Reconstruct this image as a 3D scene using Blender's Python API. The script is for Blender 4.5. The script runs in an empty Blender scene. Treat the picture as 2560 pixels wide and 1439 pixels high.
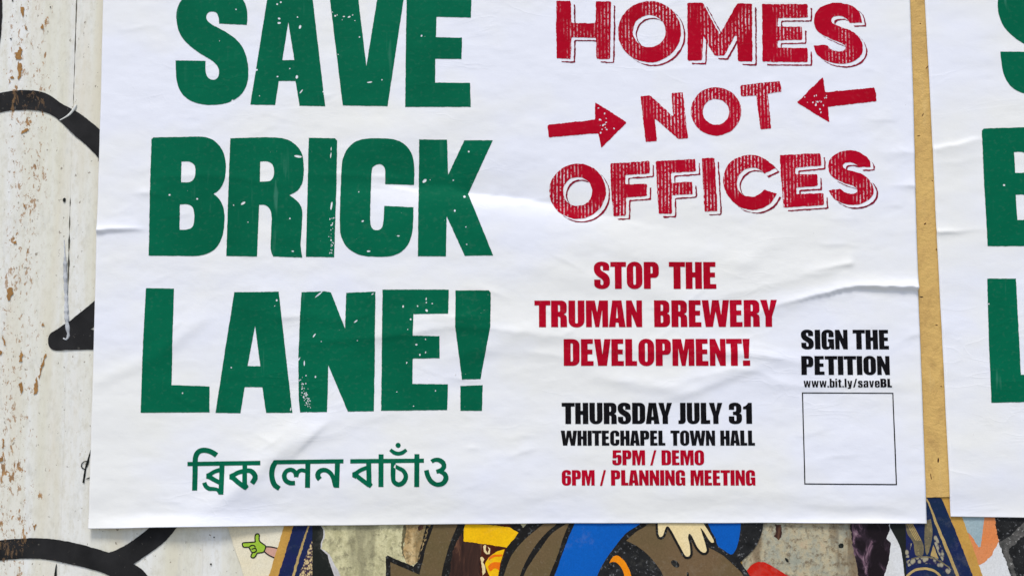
import bpy, math, random
import numpy as np
from mathutils import Vector
from mathutils.geometry import delaunay_2d_cdt

# ------------------------------------------------------------------ camera, sky, sun, exposure
scene = bpy.context.scene
COL = scene.collection
TH = math.radians(6.0)            # the camera looks slightly up at the wall
S = 0.0004                        # metres on the wall per unit of the survey grid (2560 x 1439)
D0 = 2560 * S * 50.0 / 36.0
CZ = 1.5
DIR = np.array([0, math.cos(TH), math.sin(TH)])
UP = np.array([0, -math.sin(TH), math.cos(TH)])
CAM = np.array([0, 0, CZ]) - D0 * DIR
cam_d = bpy.data.cameras.new('camera')
cam = bpy.data.objects.new('camera', cam_d)
COL.objects.link(cam)
cam_d.sensor_width = 36
cam_d.lens = 50
cam_d.clip_start = 0.01
cam_d.clip_end = 500
cam.location = CAM
cam.rotation_euler = (math.pi / 2 + TH, 0, 0)
scene.camera = cam

SUN_EL, SUN_AZ = math.radians(66), math.radians(-20)   # azimuth measured from the wall's outward normal, to the left
world = bpy.data.worlds.new('World')
scene.world = world
world.use_nodes = True
wn = world.node_tree.nodes
sky = wn.new('ShaderNodeTexSky')
sky.sky_type = 'NISHITA'
sky.sun_disc = False
sky.sun_elevation = SUN_EL
sky.sun_rotation = math.pi - SUN_AZ
sky.dust_density = 2.2
sky.air_density = 1.0
sky.ozone_density = 1.0
wn['Background'].inputs['Strength'].default_value = 0.07
world.node_tree.links.new(sky.outputs[0], wn['Background'].inputs['Color'])
sd = bpy.data.lights.new('sun', 'SUN')
sd.energy = 1.5
sd.angle = math.radians(14)
sd.color = (1.0, 0.985, 0.955)
sun = bpy.data.objects.new('sun', sd)
COL.objects.link(sun)
to_sun = Vector((math.sin(SUN_AZ) * math.cos(SUN_EL), -math.cos(SUN_AZ) * math.cos(SUN_EL), math.sin(SUN_EL)))
sun.rotation_euler = (-to_sun).to_track_quat('-Z', 'Y').to_euler()
sun.location = (-0.5, -3, 4)
scene.view_settings.view_transform = 'Standard'
scene.view_settings.look = 'None'
scene.view_settings.exposure = 1.26
scene.view_settings.gamma = 1
scene.view_settings.use_curve_mapping = False

# ------------------------------------------------------------------ survey grid -> wall plane
def wall_pt(u, v, off=0.0):
    """survey grid position -> (X, Z) on the plane lying off metres in front of the wall face"""
    u = np.asarray(u, float); v = np.asarray(v, float)
    a = (u - 1280) * S
    b = (719.5 - v) * S
    ry = DIR[1] * D0 + UP[1] * b
    rz = DIR[2] * D0 + UP[2] * b
    t = (-off - CAM[1]) / ry
    return CAM[0] + t * a, CAM[2] + t * rz

# ------------------------------------------------------------------ noise
_rs = np.random.RandomState(7)
_tab = _rs.rand(256, 256)
def vnoise(x, y, seed=0):
    x = np.asarray(x, float) + seed * 17.37; y = np.asarray(y, float) + seed * 9.13
    xi = np.floor(x).astype(int); yi = np.floor(y).astype(int)
    fx = x - xi; fy = y - yi
    fx = fx * fx * fx * (fx * (fx * 6 - 15) + 10); fy = fy * fy * fy * (fy * (fy * 6 - 15) + 10)
    g = lambda a, b: _tab[a % 256, b % 256]
    return ((g(xi, yi) * (1 - fx) + g(xi + 1, yi) * fx) * (1 - fy) + (g(xi, yi + 1) * (1 - fx) + g(xi + 1, yi + 1) * fx) * fy) * 2 - 1
def fbm(x, y, seed=0, o=3):
    r = 0; a = 1
    for k in range(o):
        r = r + a * vnoise(x * 2 ** k, y * 2 ** k, seed + k * 3)
        a *= 0.5
    return r
def sstep(x, a, b):
    t = np.clip((np.asarray(x, float) - a) / (b - a), 0, 1)
    return t * t * (3 - 2 * t)

# ------------------------------------------------------------------ relief of the pasted sheets (metres off the wall)
def ridge(u, v, pts, rise, fall):
    """a fold running across: pts = (u, v, height mm)"""
    p = np.array(pts, float)
    vl = np.interp(u, p[:, 0], p[:, 1]); am = np.interp(u, p[:, 0], p[:, 2], left=0, right=0)
    d = v - vl + 2.0 * vnoise(u / 23.0, v * 0 + 3.3)
    soft = 1.2
    r = np.where(d < 0, np.exp(-np.sqrt((d / rise) ** 2 + 0.02) + 0.14), np.exp(-np.sqrt((d / fall) ** 2 + 0.02) + 0.14))
    return am * r * 1e-3
def step_fold(u, v, pts, tau, tail):
    p = np.array(pts, float)
    vl = np.interp(u, p[:, 0], p[:, 1]); am = np.interp(u, p[:, 0], p[:, 2], left=0, right=0)
    d = np.maximum(v - vl, 0)
    return am * (1 - np.exp(-d / tau)) * np.exp(-d / tail) * 1e-3
def ridge_dir(u, v, c, ang, length, rise, fall, amp):
    a = math.radians(ang)
    x = (u - c[0]) * math.cos(a) + (v - c[1]) * math.sin(a)
    y = -(u - c[0]) * math.sin(a) + (v - c[1]) * math.cos(a)
    y = y + 6 * np.sin(x / 55.0)
    w = np.exp(-(np.abs(x) / length) ** 3)
    r = np.where(y < 0, np.exp(-(y / rise) ** 2), np.exp(-(y / fall) ** 2))
    return amp * w * r * 1e-3

def crease(u, v, c, ang, length, rise, fall, amp):
    a = math.radians(ang)
    x = (u - c[0]) * math.cos(a) + (v - c[1]) * math.sin(a)
    y = -(u - c[0]) * math.sin(a) + (v - c[1]) * math.cos(a)
    y = y + 2.2 * np.sin(x / 17.0 + c[0])
    w = np.clip(1 - (x / length) ** 2, 0, 1) ** 1.5
    return amp * w * np.where(y < 0, np.exp(-np.abs(y) / rise), np.exp(-np.abs(y) / fall)) * 1e-3

def relief_main(u, v):
    u = np.atleast_1d(np.asarray(u, float)); v = np.atleast_1d(np.asarray(v, float))
    h = 0.0030 + 0 * u
    # long slack fold below the middle headline
    h += step_fold(u, v, [(690, 492, 0), (770, 478, 0.5), (850, 474, 1.4), (930, 462, 1.7), (1000, 466, 2.0), (1050, 479, 2.2), (1080, 474, 2.1), (1120, 464, 1.9),
                          (1170, 482, 2.4), (1250, 490, 2.5), (1330, 499, 2.4), (1400, 512, 1.9), (1500, 535, 1.3), (1620, 560, 0.7), (1800, 580, 0)], 34, 300)
    h += ridge(u, v, [(760, 473, 0), (840, 474, 0.25), (930, 461, 0.35), (1050, 478, 0.45), (1110, 466, 0.35), (1200, 482, 0)], 5, 9)
    h -= ridge(u, v, [(700, 492, 0), (850, 474, 0.35), (1000, 466, 1.1), (1110, 465, 1.3), (1170, 482, 1.8), (1250, 490, 2.0), (1330, 499, 1.8), (1400, 512, 1.3), (1500, 535, 0.5), (1620, 560, 0)], 60, 30)
    # fold running in from the right edge
    h += ridge(u, v, [(1900, 775, 0), (1960, 757, 0.5), (2040, 738, 1.0), (2110, 722, 1.5), (2150, 716, 1.9), (2200, 717, 2.3), (2250, 720, 2.6), (2330, 721, 2.9)], 17, 2.6)
    h += ridge(u, v, [(1780, 800, 0), (1900, 778, 0.7), (1990, 752, 0.8), (2090, 726, 0.3), (2140, 716, 0)], 30, 20)
    h += ridge(u, v, [(2000, 684, 0), (2060, 670, 0.5), (2125, 660, 1.0), (2138, 659, 0)], 13, 6)
    h += ridge(u, v, [(1740, 748, 0), (1800, 741, 0.6), (1870, 726, 0.8), (1960, 702, 0.7), (2060, 682, 0.3), (2100, 672, 0)], 60, 22)
    # short fold at the left edge
    h += ridge(u, v, [(230, 576, 1.8), (290, 573, 1.5), (335, 571, 0.9), (372, 575, 0)], 11, 3.5)
    # right edge, small folds
    h += ridge(u, v, [(2210, 464, 0), (2260, 466, 0.5), (2300, 466, 0.9)], 12, 5)
    h += ridge(u, v, [(2180, 380, 0), (2240, 382, 0.3), (2300, 384, 0.6)], 14, 10)
    h += ridge(u, v, [(2200, 514, 0), (2240, 514, 0.25), (2262, 515, 0)], 8, 5)
    # slack paper under the small red lines
    h += ridge(u, v, [(1240, 830, 0), (1310, 828, 1.0), (1380, 838, 1.1), (1480, 852, 0.8), (1600, 862, 0.5), (1760, 870, 0.6), (1900, 885, 1.0), (2000, 905, 0.8), (2120, 915, 0)], 40, 26)
    h += ridge(u, v, [(1260, 878, 0), (1340, 880, 0.5), (1450, 900, 0.4), (1560, 915, 0)], 16, 14)
    h += ridge(u, v, [(1560, 985, 0), (1680, 962, 0.6), (1760, 938, 1.0), (1830, 922, 1.2), (1890, 926, 0.9), (1960, 955, 0.3), (2000, 975, 0)], 34, 20)
    h += ridge(u, v, [(1440, 872, 0), (1600, 880, 0.35), (1800, 878, 0.3), (1900, 880, 0)], 11, 8)
    h += ridge(u, v, [(1700, 893, 0), (1800, 886, 0.5), (1930, 892, 0.5), (2000, 900, 0)], 14, 9)
    # folds through the lowest headline line
    h += ridge(u, v, [(700, 870, 0), (830, 851, 0.5), (960, 842, 0.9), (1040, 832, 0.9), (1120, 815, 0.8), (1230, 822, 0.9), (1330, 835, 0.4), (1400, 850, 0)], 40, 14)
    h += ridge(u, v, [(1020, 806, 0), (1090, 795, 0.5), (1180, 790, 0.6), (1260, 800, 0)], 10, 26)
    h += ridge(u, v, [(620, 778, 0), (720, 792, 0.4), (850, 800, 0.35), (930, 810, 0)], 16, 16)
    # through the B and R
    h += ridge(u, v, [(360, 452, 0), (420, 441, 0.4), (500, 437, 0.55), (580, 442, 0.45), (680, 459, 0.3), (760, 465, 0)], 10, 14)
    h += ridge(u, v, [(330, 482, 0), (360, 482, 0.45), (440, 493, 0.25), (480, 500, 0)], 7, 9)
    h += ridge(u, v, [(700, 440, 0), (850, 436, 0.4), (950, 440, 0.5), (1060, 452, 0)], 5, 20)
    # diagonal folds around the lowest line of letters
    h += ridge_dir(u, v, (650, 1170), -36, 190, 42, 24, 1.5)
    h += ridge_dir(u, v, (770, 1100), -38, 60, 16, 7, 0.6)
    h += ridge_dir(u, v, (600, 1250), -28, 130, 38, 34, 0.9)
    h += ridge_dir(u, v, (440, 850), -32, 90, 26, 18, 0.6)
    h += ridge_dir(u, v, (300, 930), -18, 80, 18, 16, 0.4)
    h += ridge_dir(u, v, (1210, 870), -8, 110, 36, 26, 0.8)
    h += ridge_dir(u, v, (1060, 320), -20, 180, 60, 40, 0.5)
    h += ridge_dir(u, v, (1700, 640), 6, 240, 36, 24, 0.55)
    h += ridge_dir(u, v, (1500, 700), 12, 160, 30, 30, 0.5)
    h += ridge_dir(u, v, (2130, 1262), 6, 120, 22, 12, 0.45)
    h += ridge_dir(u, v, (1100, 1180), 4, 240, 50, 30, 0.45)
    h += ridge_dir(u, v, (1790, 955), -16, 120, 20, 12, 0.7)
    h += ridge_dir(u, v, (1600, 960), 14, 130, 24, 16, 0.6)
    h += ridge_dir(u, v, (1960, 960), 10, 110, 16, 12, 0.35)
    h += ridge_dir(u, v, (2150, 960), 5, 120, 14, 9, 0.25)
    h += ridge_dir(u, v, (1880, 640), -28, 120, 34, 22, 0.35)
    h += ridge_dir(u, v, (1330, 1240), -10, 160, 30, 22, 0.25)
    h += ridge_dir(u, v, (880, 1060), -14, 120, 26, 14, 0.3)
    # many short, crisp paste creases
    rr = random.Random(11)
    for _ in range(70):
        cu = rr.uniform(260, 2290); cv = rr.uniform(300, 1290) if rr.random() < 0.85 else rr.uniform(0, 300)
        a = rr.gauss(-4, 14); L = rr.uniform(18, 75); am = rr.uniform(0.10, 0.34)
        m = (np.abs(u - cu) < L * 1.7) & (np.abs(v - cv) < L * 1.7)
        if m.any():
            d = np.zeros_like(h); d[m] = ridge_dir(u[m], v[m], (cu, cv), a, L, rr.uniform(7, 14), rr.uniform(3.0, 5), am) if False else crease(u[m], v[m], (cu, cv), a, L, 7 + am * 20, 4.0, am)
            h = h + d
    # free lower edge and loose lower left corner
    eb = np.interp(u, [222, 600, 1240, 1660, 2318], [1320, 1315, 1308, 1306, 1307])
    de = eb - v
    lift = np.interp(u, [200, 290, 420, 560, 700, 1000, 1500, 1900, 2200, 2320], [1.0, 1.9, 2.5, 2.4, 0.9, 0.3, 0.2, 0.5, 1.6, 0.3])
    wid = np.interp(u, [200, 330, 450, 700, 1200, 2320], [30, 36, 44, 30, 12, 10])
    h += lift * 1e-3 * np.exp(-np.maximum(de, 0) / wid)
    h += 0.0014 * np.exp(-((u - 440) / 150.0) ** 2) * sstep(v, 1278, 1318)
    h += 0.0006 * np.exp(-np.maximum(u - (258 - v * 36 / 1320.), 0) / 30) * sstep(v, 1150, 1300)
    h = 0.0030 + (h - 0.0030) * 1.35
    # overall cockle of the pasted paper
    h -= 0.0013 * sstep(v, 1210, 1300)
    fade = (0.4 + 0.6 * sstep(v, 250, 700)) * (1 - 0.8 * sstep(v, 1230, 1300))
    h += 0.00024 * fade * fbm(u / 300 + 0.35 * v / 300, v / 95, 2, 3)
    h += 0.00012 * fbm(u / 60, v / 34, 5, 3)
    h += 0.00003 * fbm(u / 22, v / 16, 8, 2)
    return h

def relief_second(u, v):
    u = np.asarray(u, float); v = np.asarray(v, float)
    h = 0.0028 + 0 * u
    h += ridge(u, v, [(2300, 376, 0.6), (2350, 370, 1.2), (2390, 362, 1.2), (2430, 351, 1.0), (2480, 345, 0)], 5, 22)
    h += ridge(u, v, [(2300, 582, 1.6), (2370, 581, 1.2), (2420, 576, 0.4), (2500, 574, 0)], 9, 4)
    h += ridge(u, v, [(2310, 410, 0), (2400, 406, 0.5), (2470, 388, 0)], 18, 10)
    h += 0.0003 * np.exp(-np.maximum(1293 - v, 0) / 8) - 0.0012 * sstep(v, 1190, 1285)
    h += 0.00028 * fbm(u / 240 + 0.2 * v / 300, v / 90, 12, 3) + 0.00008 * fbm(u / 60, v / 34, 15, 3)
    return h

def flat(hh):
    def f(u, v):
        return hh + 0.00010 * fbm(np.asarray(u, float) / 230, np.asarray(v, float) / 170, 21, 2)
    return f

# ------------------------------------------------------------------ mesh helpers
def link(name, verts, faces, mat, parent=None, smooth=True):
    me = bpy.data.meshes.new(name)
    off = np.array(parent.location) if parent is not None else np.zeros(3)
    vv = (np.asarray(verts) - off)
    me.from_pydata(vv.tolist(), [], faces if isinstance(faces, list) else faces.tolist())
    if smooth:
        me.polygons.foreach_set('use_smooth', [True] * len(me.polygons))
    me.materials.append(mat)
    me.update()
    o = bpy.data.objects.new(name, me)
    COL.objects.link(o)
    if parent is not None:
        o.parent = parent
    return o

def thing(name, label, cat, loc, group=None):
    o = bpy.data.objects.new(name, None)
    o.empty_display_size = 0.05
    COL.objects.link(o)
    o.location = loc
    o['label'] = label
    o['category'] = cat
    if group:
        o['group'] = group
    return o

def curve_path(pts):
    """(x, y) is a corner, (x, y, 1) a point on a smooth run"""
    n = len(pts)
    corners = [i for i in range(n) if len(pts[i]) == 2]
    P = [np.array(p[:2], float) for p in pts]
    out = []
    if not corners:
        corners = None
    def cr(p0, p1, p2, p3, m):
        r = []
        for k in range(m):
            t = k / m
            r.append(0.5 * ((2 * p1) + (-p0 + p2) * t + (2 * p0 - 5 * p1 + 4 * p2 - p3) * t * t + (-p0 + 3 * p1 - 3 * p2 + p3) * t ** 3))
        return r
    for i in range(n):
        j = (i + 1) % n
        ci = len(pts[i]) == 2; cj = len(pts[j]) == 2
        if ci and cj:
            out.append(P[i]); continue
        p0 = P[i] * 2 - P[j] if ci else P[i - 1]
        p3 = P[j] * 2 - P[i] if cj else P[(j + 1) % n]
        if ci: p0 = P[i]
        if cj: p3 = P[j]
        m = max(2, int(np.hypot(*(P[j] - P[i])) / 4))
        out += cr(p0, P[i], P[j], p3, m)
    return np.array(out)

def ellipse(cx, cy, rx, ry, ang=0, n=None):
    n = n or max(8, int(max(rx, ry) * 1.3))
    a = math.radians(ang)
    t = np.arange(n) * 2 * math.pi / n
    x = rx * np.cos(t); y = ry * np.sin(t)
    return np.stack([cx + x * math.cos(a) - y * math.sin(a), cy + x * math.sin(a) + y * math.cos(a)], 1)

def stroke(pts, w, smooth=True, closed=False):
    """ribbon polygon along a centre line"""
    if smooth and len(pts) > 2:
        q = [(pts[0][0], pts[0][1])] + [(p[0], p[1], 1) for p in pts[1:-1]] + [(pts[-1][0], pts[-1][1])]
        c = curve_path(q)
        # curve_path closes the loop with a straight segment: keep only the open run
        c = np.vstack([c[:-1] if np.allclose(c[-1], q[-1][:2]) else c, np.array([q[-1][:2]], float)])
    else:
        c = np.array(pts, float)
    t = np.gradient(c, axis=0)
    t /= np.maximum(np.hypot(t[:, 0], t[:, 1])[:, None], 1e-6)
    nrm = np.stack([-t[:, 1], t[:, 0]], 1)
    ww = np.interp(np.linspace(0, 1, len(c)), np.linspace(0, 1, len(np.atleast_1d(w))), np.atleast_1d(w)) / 2
    return np.vstack([c + nrm * ww[:, None], (c - nrm * ww[:, None])[::-1]])

def inside(poly, x, y):
    r = np.zeros(len(x), bool)
    px, py = poly[:, 0], poly[:, 1]
    qx, qy = np.roll(px, -1), np.roll(py, -1)
    for a, b, c, d in zip(px, py, qx, qy):
        if b == d: continue
        m = ((b > y) != (d > y))
        r ^= m & (x < (c - a) * (y - b) / (d - b) + a)
    return r

def dens(poly, st):
    out = []
    n = len(poly)
    for i in range(n):
        a = poly[i]; b = poly[(i + 1) % n]
        m = max(1, int(np.hypot(*(b - a)) / st))
        for k in range(m):
            out.append(a + (b - a) * k / m)
    return np.array(out)

_rag = [0]
def rag(poly, amp):
    _rag[0] += 1
    s = _rag[0] * 0.731
    n = np.stack([vnoise(poly[:, 0] / 3.1, poly[:, 1] / 3.1, s), vnoise(poly[:, 0] / 3.1, poly[:, 1] / 3.1, s + 5)], 1)
    n += 0.8 * np.stack([vnoise(poly[:, 0] / 11., poly[:, 1] / 11., s), vnoise(poly[:, 0] / 11., poly[:, 1] / 11., s + 5)], 1)
    return poly + n * amp

def region(name, polys, test, hfn, mat, parent, grid=5.0, step=4.0, ragged=0.0, lift=0.0):
    """triangulate the part of the plane where test(x, y, list of inside masks) holds and lay it on a relief"""
    polys = [np.asarray(p, float) for p in polys]
    polys = [dens(p, step) for p in polys]
    if ragged:
        polys = [rag(p, ragged) for p in polys]
    allp = np.vstack(polys)
    lo = allp.min(0); hi = allp.max(0)
    vs = [Vector((float(a), float(b))) for a, b in allp]
    es = []
    k = 0
    for p in polys:
        n = len(p)
        es += [(k + i, k + (i + 1) % n) for i in range(n)]
        k += n
    gx = np.arange(math.floor(lo[0] / grid) * grid, hi[0] + grid, grid)
    gy = np.arange(math.floor(lo[1] / grid) * grid, hi[1] + grid, grid)
    GX, GY = np.meshgrid(gx, gy); GX = GX.ravel(); GY = GY.ravel()
    m = test([inside(p, GX, GY) for p in polys])
    vs += [Vector((float(a), float(b))) for a, b in zip(GX[m], GY[m])]
    ov, oe, of, _, _, _ = delaunay_2d_cdt(vs, es, [], 0, 1e-4)
    V = np.array([(a.x, a.y) for a in ov])
    F = np.array([f for f in of if len(f) == 3], int)
    c = V[F].mean(1)
    A = V[F]
    ar = np.abs((A[:, 1, 0] - A[:, 0, 0]) * (A[:, 2, 1] - A[:, 0, 1]) - (A[:, 1, 1] - A[:, 0, 1]) * (A[:, 2, 0] - A[:, 0, 0]))
    keep = test([inside(p, c[:, 0], c[:, 1]) for p in polys]) & (ar > 1e-5)
    F = F[keep]
    if len(F) == 0:
        return None
    used = np.unique(F)
    mp = -np.ones(len(V), int); mp[used] = np.arange(len(used))
    V = V[used]; F = mp[F]
    # face towards the street (-y)
    a = V[F]
    s = (a[:, 1, 0] - a[:, 0, 0]) * (a[:, 2, 1] - a[:, 0, 1]) - (a[:, 1, 1] - a[:, 0, 1]) * (a[:, 2, 0] - a[:, 0, 0])
    F[s > 0] = F[s > 0][:, ::-1]
    X, Z = wall_pt(V[:, 0], V[:, 1], 0.0026 if hfn in (relief_main, relief_second) else 0.0005)
    H = hfn(V[:, 0], V[:, 1]) + lift
    return link(name, np.stack([X, -H, Z], 1), F, mat, parent)

def shape(name, adds, holes, hfn, mat, parent, **kw):
    adds = [curve_path(a) if isinstance(a, list) else a for a in adds]
    holes = [curve_path(a) if isinstance(a, list) else a for a in holes]
    na = len(adds)
    def test(ms):
        r = ms[0].copy()
        for q in ms[1:na]: r |= q
        for q in ms[na:]: r &= ~q
        return r
    return region(name, adds + holes, test, hfn, mat, parent, **kw)

# ------------------------------------------------------------------ materials
class NT:
    def __init__(self, name):
        self.m = bpy.data.materials.new(name)
        self.m.use_nodes = True
        self.t = self.m.node_tree
        self.b = self.t.nodes['Principled BSDF']
        self.co = self.t.nodes.new('ShaderNodeTexCoord').outputs['Object']
    def n(self, typ, **kw):
        x = self.t.nodes.new(typ)
        for k, v in kw.items():
            setattr(x, k, v)
        return x
    def l(self, a, b):
        self.t.links.new(a, b)
    def mapping(self, sc, loc=(0, 0, 0), rot=(0, 0, 0)):
        m = self.n('ShaderNodeMapping')
        m.inputs['Scale'].default_value = sc
        m.inputs['Location'].default_value = loc
        m.inputs['Rotation'].default_value = rot
        self.l(self.co, m.inputs['Vector'])
        return m.outputs[0]
    def noise(self, scale, detail=3, sc=(1, 1, 1), loc=(0, 0, 0), rough=0.5, dist=0.0, rot=(0, 0, 0)):
        x = self.n('ShaderNodeTexNoise')
        x.inputs['Scale'].default_value = scale
        x.inputs['Detail'].default_value = detail
        x.inputs['Roughness'].default_value = rough
        x.inputs['Distortion'].default_value = dist
        self.l(self.mapping(sc, loc, rot), x.inputs['Vector'])
        return x.outputs['Fac']
    def ramp(self, f, stops, interp='LINEAR'):
        r = self.n('ShaderNodeValToRGB')
        e = r.color_ramp
        e.interpolation = interp
        while len(e.elements) < len(stops): e.elements.new(0.5)
        for el, (p, c) in zip(e.elements, stops):
            el.position = p
            el.color = (c, c, c, 1) if not isinstance(c, tuple) else (*c, 1)
        self.l(f, r.inputs['Fac'])
        return r.outputs['Color']
    def math(self, op, a, b=None, c=None):
        m = self.n('ShaderNodeMath', operation=op)
        for i, q in enumerate((a, b, c)):
            if q is None: continue
            if isinstance(q, (int, float)): m.inputs[i].default_value = q
            else: self.l(q, m.inputs[i])
        return m.outputs[0]
    def mix(self, f, a, b, mode='MIX'):
        m = self.n('ShaderNodeMix', data_type='RGBA', blend_type=mode)
        ins = [s for s in m.inputs if s.type == 'RGBA']
        fac = m.inputs[0]
        if isinstance(f, (int, float)): fac.default_value = f
        else: self.l(f, fac)
        for s, q in zip(ins, (a, b)):
            if isinstance(q, tuple): s.default_value = (*q, 1)
            else: self.l(q, s)
        return [o for o in m.outputs if o.type == 'RGBA'][0]
    def bump(self, h, strength, dist, prev=None):
        b = self.n('ShaderNodeBump')
        b.inputs['Strength'].default_value = strength
        b.inputs['Distance'].default_value = dist
        self.l(h, b.inputs['Height'])
        if prev is not None: self.l(prev, b.inputs['Normal'])
        return b.outputs[0]
    def sep(self):
        s = self.n('ShaderNodeSeparateXYZ')
        self.l(self.co, s.inputs[0])
        return s.outputs
    def done(self, col, rough=0.5, spec=0.4, normal=None):
        if isinstance(col, tuple): self.b.inputs['Base Color'].default_value = (*col, 1)
        else: self.l(col, self.b.inputs['Base Color'])
        if isinstance(rough, (int, float)): self.b.inputs['Roughness'].default_value = rough
        else: self.l(rough, self.b.inputs['Roughness'])
        self.b.inputs['Specular IOR Level'].default_value = spec
        if normal is not None: self.l(normal, self.b.inputs['Normal'])
        return self.m

PAPER = (0.78, 0.785, 0.83)
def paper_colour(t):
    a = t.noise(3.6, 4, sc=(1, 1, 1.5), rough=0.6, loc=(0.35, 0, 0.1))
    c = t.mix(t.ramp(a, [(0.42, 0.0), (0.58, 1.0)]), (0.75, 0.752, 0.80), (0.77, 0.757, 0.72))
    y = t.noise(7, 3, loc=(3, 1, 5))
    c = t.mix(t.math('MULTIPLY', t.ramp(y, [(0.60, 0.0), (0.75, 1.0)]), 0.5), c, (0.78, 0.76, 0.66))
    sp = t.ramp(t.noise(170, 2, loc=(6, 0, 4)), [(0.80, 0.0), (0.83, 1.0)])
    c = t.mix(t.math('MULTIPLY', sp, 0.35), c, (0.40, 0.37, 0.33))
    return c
def paper_bump(t):
    n1 = t.noise(420, 4, rough=0.65)
    n2 = t.noise(36, 4, sc=(1, 1, 1.8), rough=0.55)
    b = t.bump(n2, 0.22, 0.0012)
    rg = t.ramp(t.math('ABSOLUTE', t.math('SUBTRACT', t.noise(15, 3, sc=(0.8, 1, 2.2), loc=(0.4, 0, 0.9), dist=0.8), 0.5)), [(0.0, 1.0), (0.03, 0.25), (0.09, 0.0)])
    mk = t.ramp(t.noise(6, 2, loc=(2, 0, 7)), [(0.53, 0.0), (0.64, 1.0)])
    b = t.bump(t.math('MULTIPLY', rg, mk), 0.13, 0.0007, b)
    return t.bump(n1, 0.12, 0.0002, b)

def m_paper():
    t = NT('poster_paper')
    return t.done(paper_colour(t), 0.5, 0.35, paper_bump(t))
def m_print(name, c1, c2, streak=False, fleck=0.0, rough=0.42):
    t = NT(name)
    base = t.mix(t.ramp(t.noise(9, 4), [(0.35, 0.0), (0.65, 1.0)]), c1, c2)
    fib = t.noise(300, 3, sc=(0.7, 1, 1))
    base = t.mix(t.math('MULTIPLY', t.ramp(fib, [(0.55, 0.0), (0.8, 1.0)]), 0.02), base, PAPER)
    if streak:
        # worn wood-type printing: broken vertical light streaks
        x = t.sep()[0]
        w = t.math('SINE', t.math('MULTIPLY', t.math('ADD', x, t.math('MULTIPLY', t.noise(14, 2), 0.002)), 2 * math.pi / 0.0035))
        col = t.ramp(w, [(0.25, 0.0), (0.80, 1.0)])
        seg = t.ramp(t.noise(620, 2, sc=(0.8, 1, 0.48), rough=0.75), [(0.46, 0.0), (0.54, 1.0)])
        big = t.ramp(t.noise(34, 3, sc=(1, 1, 0.6), loc=(1.7, 0, 0.4)), [(0.46, 0.0), (0.64, 1.0)])
        f = t.math('MULTIPLY', t.math('MULTIPLY', col, seg), big)
        base = t.mix(t.math('MULTIPLY', f, 0.85), base, (0.78, 0.71, 0.73))
    if fleck:
        s = t.ramp(t.noise(330, 2, rough=0.6), [(0.735, 0.0), (0.76, 1.0)])
        g = t.ramp(t.noise(16, 2), [(0.5, 0.0), (0.62, 1.0)])
        base = t.mix(t.math('MULTIPLY', t.math('MULTIPLY', s, g), fleck), base, PAPER)
        sc = t.ramp(t.noise(120, 2, sc=(1, 1, 0.12), rot=(0, 0.25, 0)), [(0.66, 0.0), (0.74, 1.0)])
        g2 = t.ramp(t.noise(6, 2, loc=(0.8, 0, 0.2)), [(0.52, 0.0), (0.66, 1.0)])
        base = t.mix(t.math('MULTIPLY', t.math('MULTIPLY', sc, g2), 0.12), base, (0.25, 0.55, 0.45))
    return t.done(base, rough, 0.05, paper_bump(t))
def m_ink(name, c, c2=None, sc=30, rough=0.5, bump=0.25, sp=0.0, spc=(0.5, 0.48, 0.42)):
    t = NT(name)
    c2 = c2 or tuple(q * 0.75 for q in c)
    col = t.mix(t.ramp(t.noise(sc, 5, rough=0.65), [(0.35, 0.0), (0.65, 1.0)]), c, c2)
    gr = t.ramp(t.noise(620, 3, rough=0.7), [(0.35, 0.0), (0.65, 1.0)])
    col = t.mix(t.math('MULTIPLY', gr, 0.22), col, (0.30, 0.29, 0.26), 'MULTIPLY')
    wr = t.ramp(t.noise(26, 6, rough=0.75, loc=(3, 0, 8)), [(0.56, 0.0), (0.72, 1.0)])
    col = t.mix(t.math('MULTIPLY', wr, 0.12), col, (0.42, 0.39, 0.32))
    if sp:
        col = t.mix(t.math('MULTIPLY', t.ramp(t.noise(300, 3, rough=0.7), [(0.60, 0.0), (0.66, 1.0)]), sp), col, spc)
    return t.done(col, rough, 0.10, t.bump(t.noise(220, 4), bump, 0.0006))

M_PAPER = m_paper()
M_GREEN = m_print('green_ink', (0.0005, 0.122, 0.058), (0.0003, 0.102, 0.048), fleck=0.3)
M_GREEN_S = m_print('green_ink_plain', (0.0005, 0.122, 0.058), (0.0003, 0.102, 0.048))
M_RED = m_print('red_ink_worn', (0.42, 0.001, 0.017), (0.36, 0.001, 0.012), streak=True)
M_RED_S = m_print('red_ink', (0.42, 0.001, 0.017), (0.36, 0.001, 0.012))
M_REDLINE = m_print('dark_red_ink', (0.32, 0.006, 0.025), (0.17, 0.006, 0.02))
M_BLACK = m_print('black_ink', (0.004, 0.004, 0.005), (0.007, 0.006, 0.007))

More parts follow.
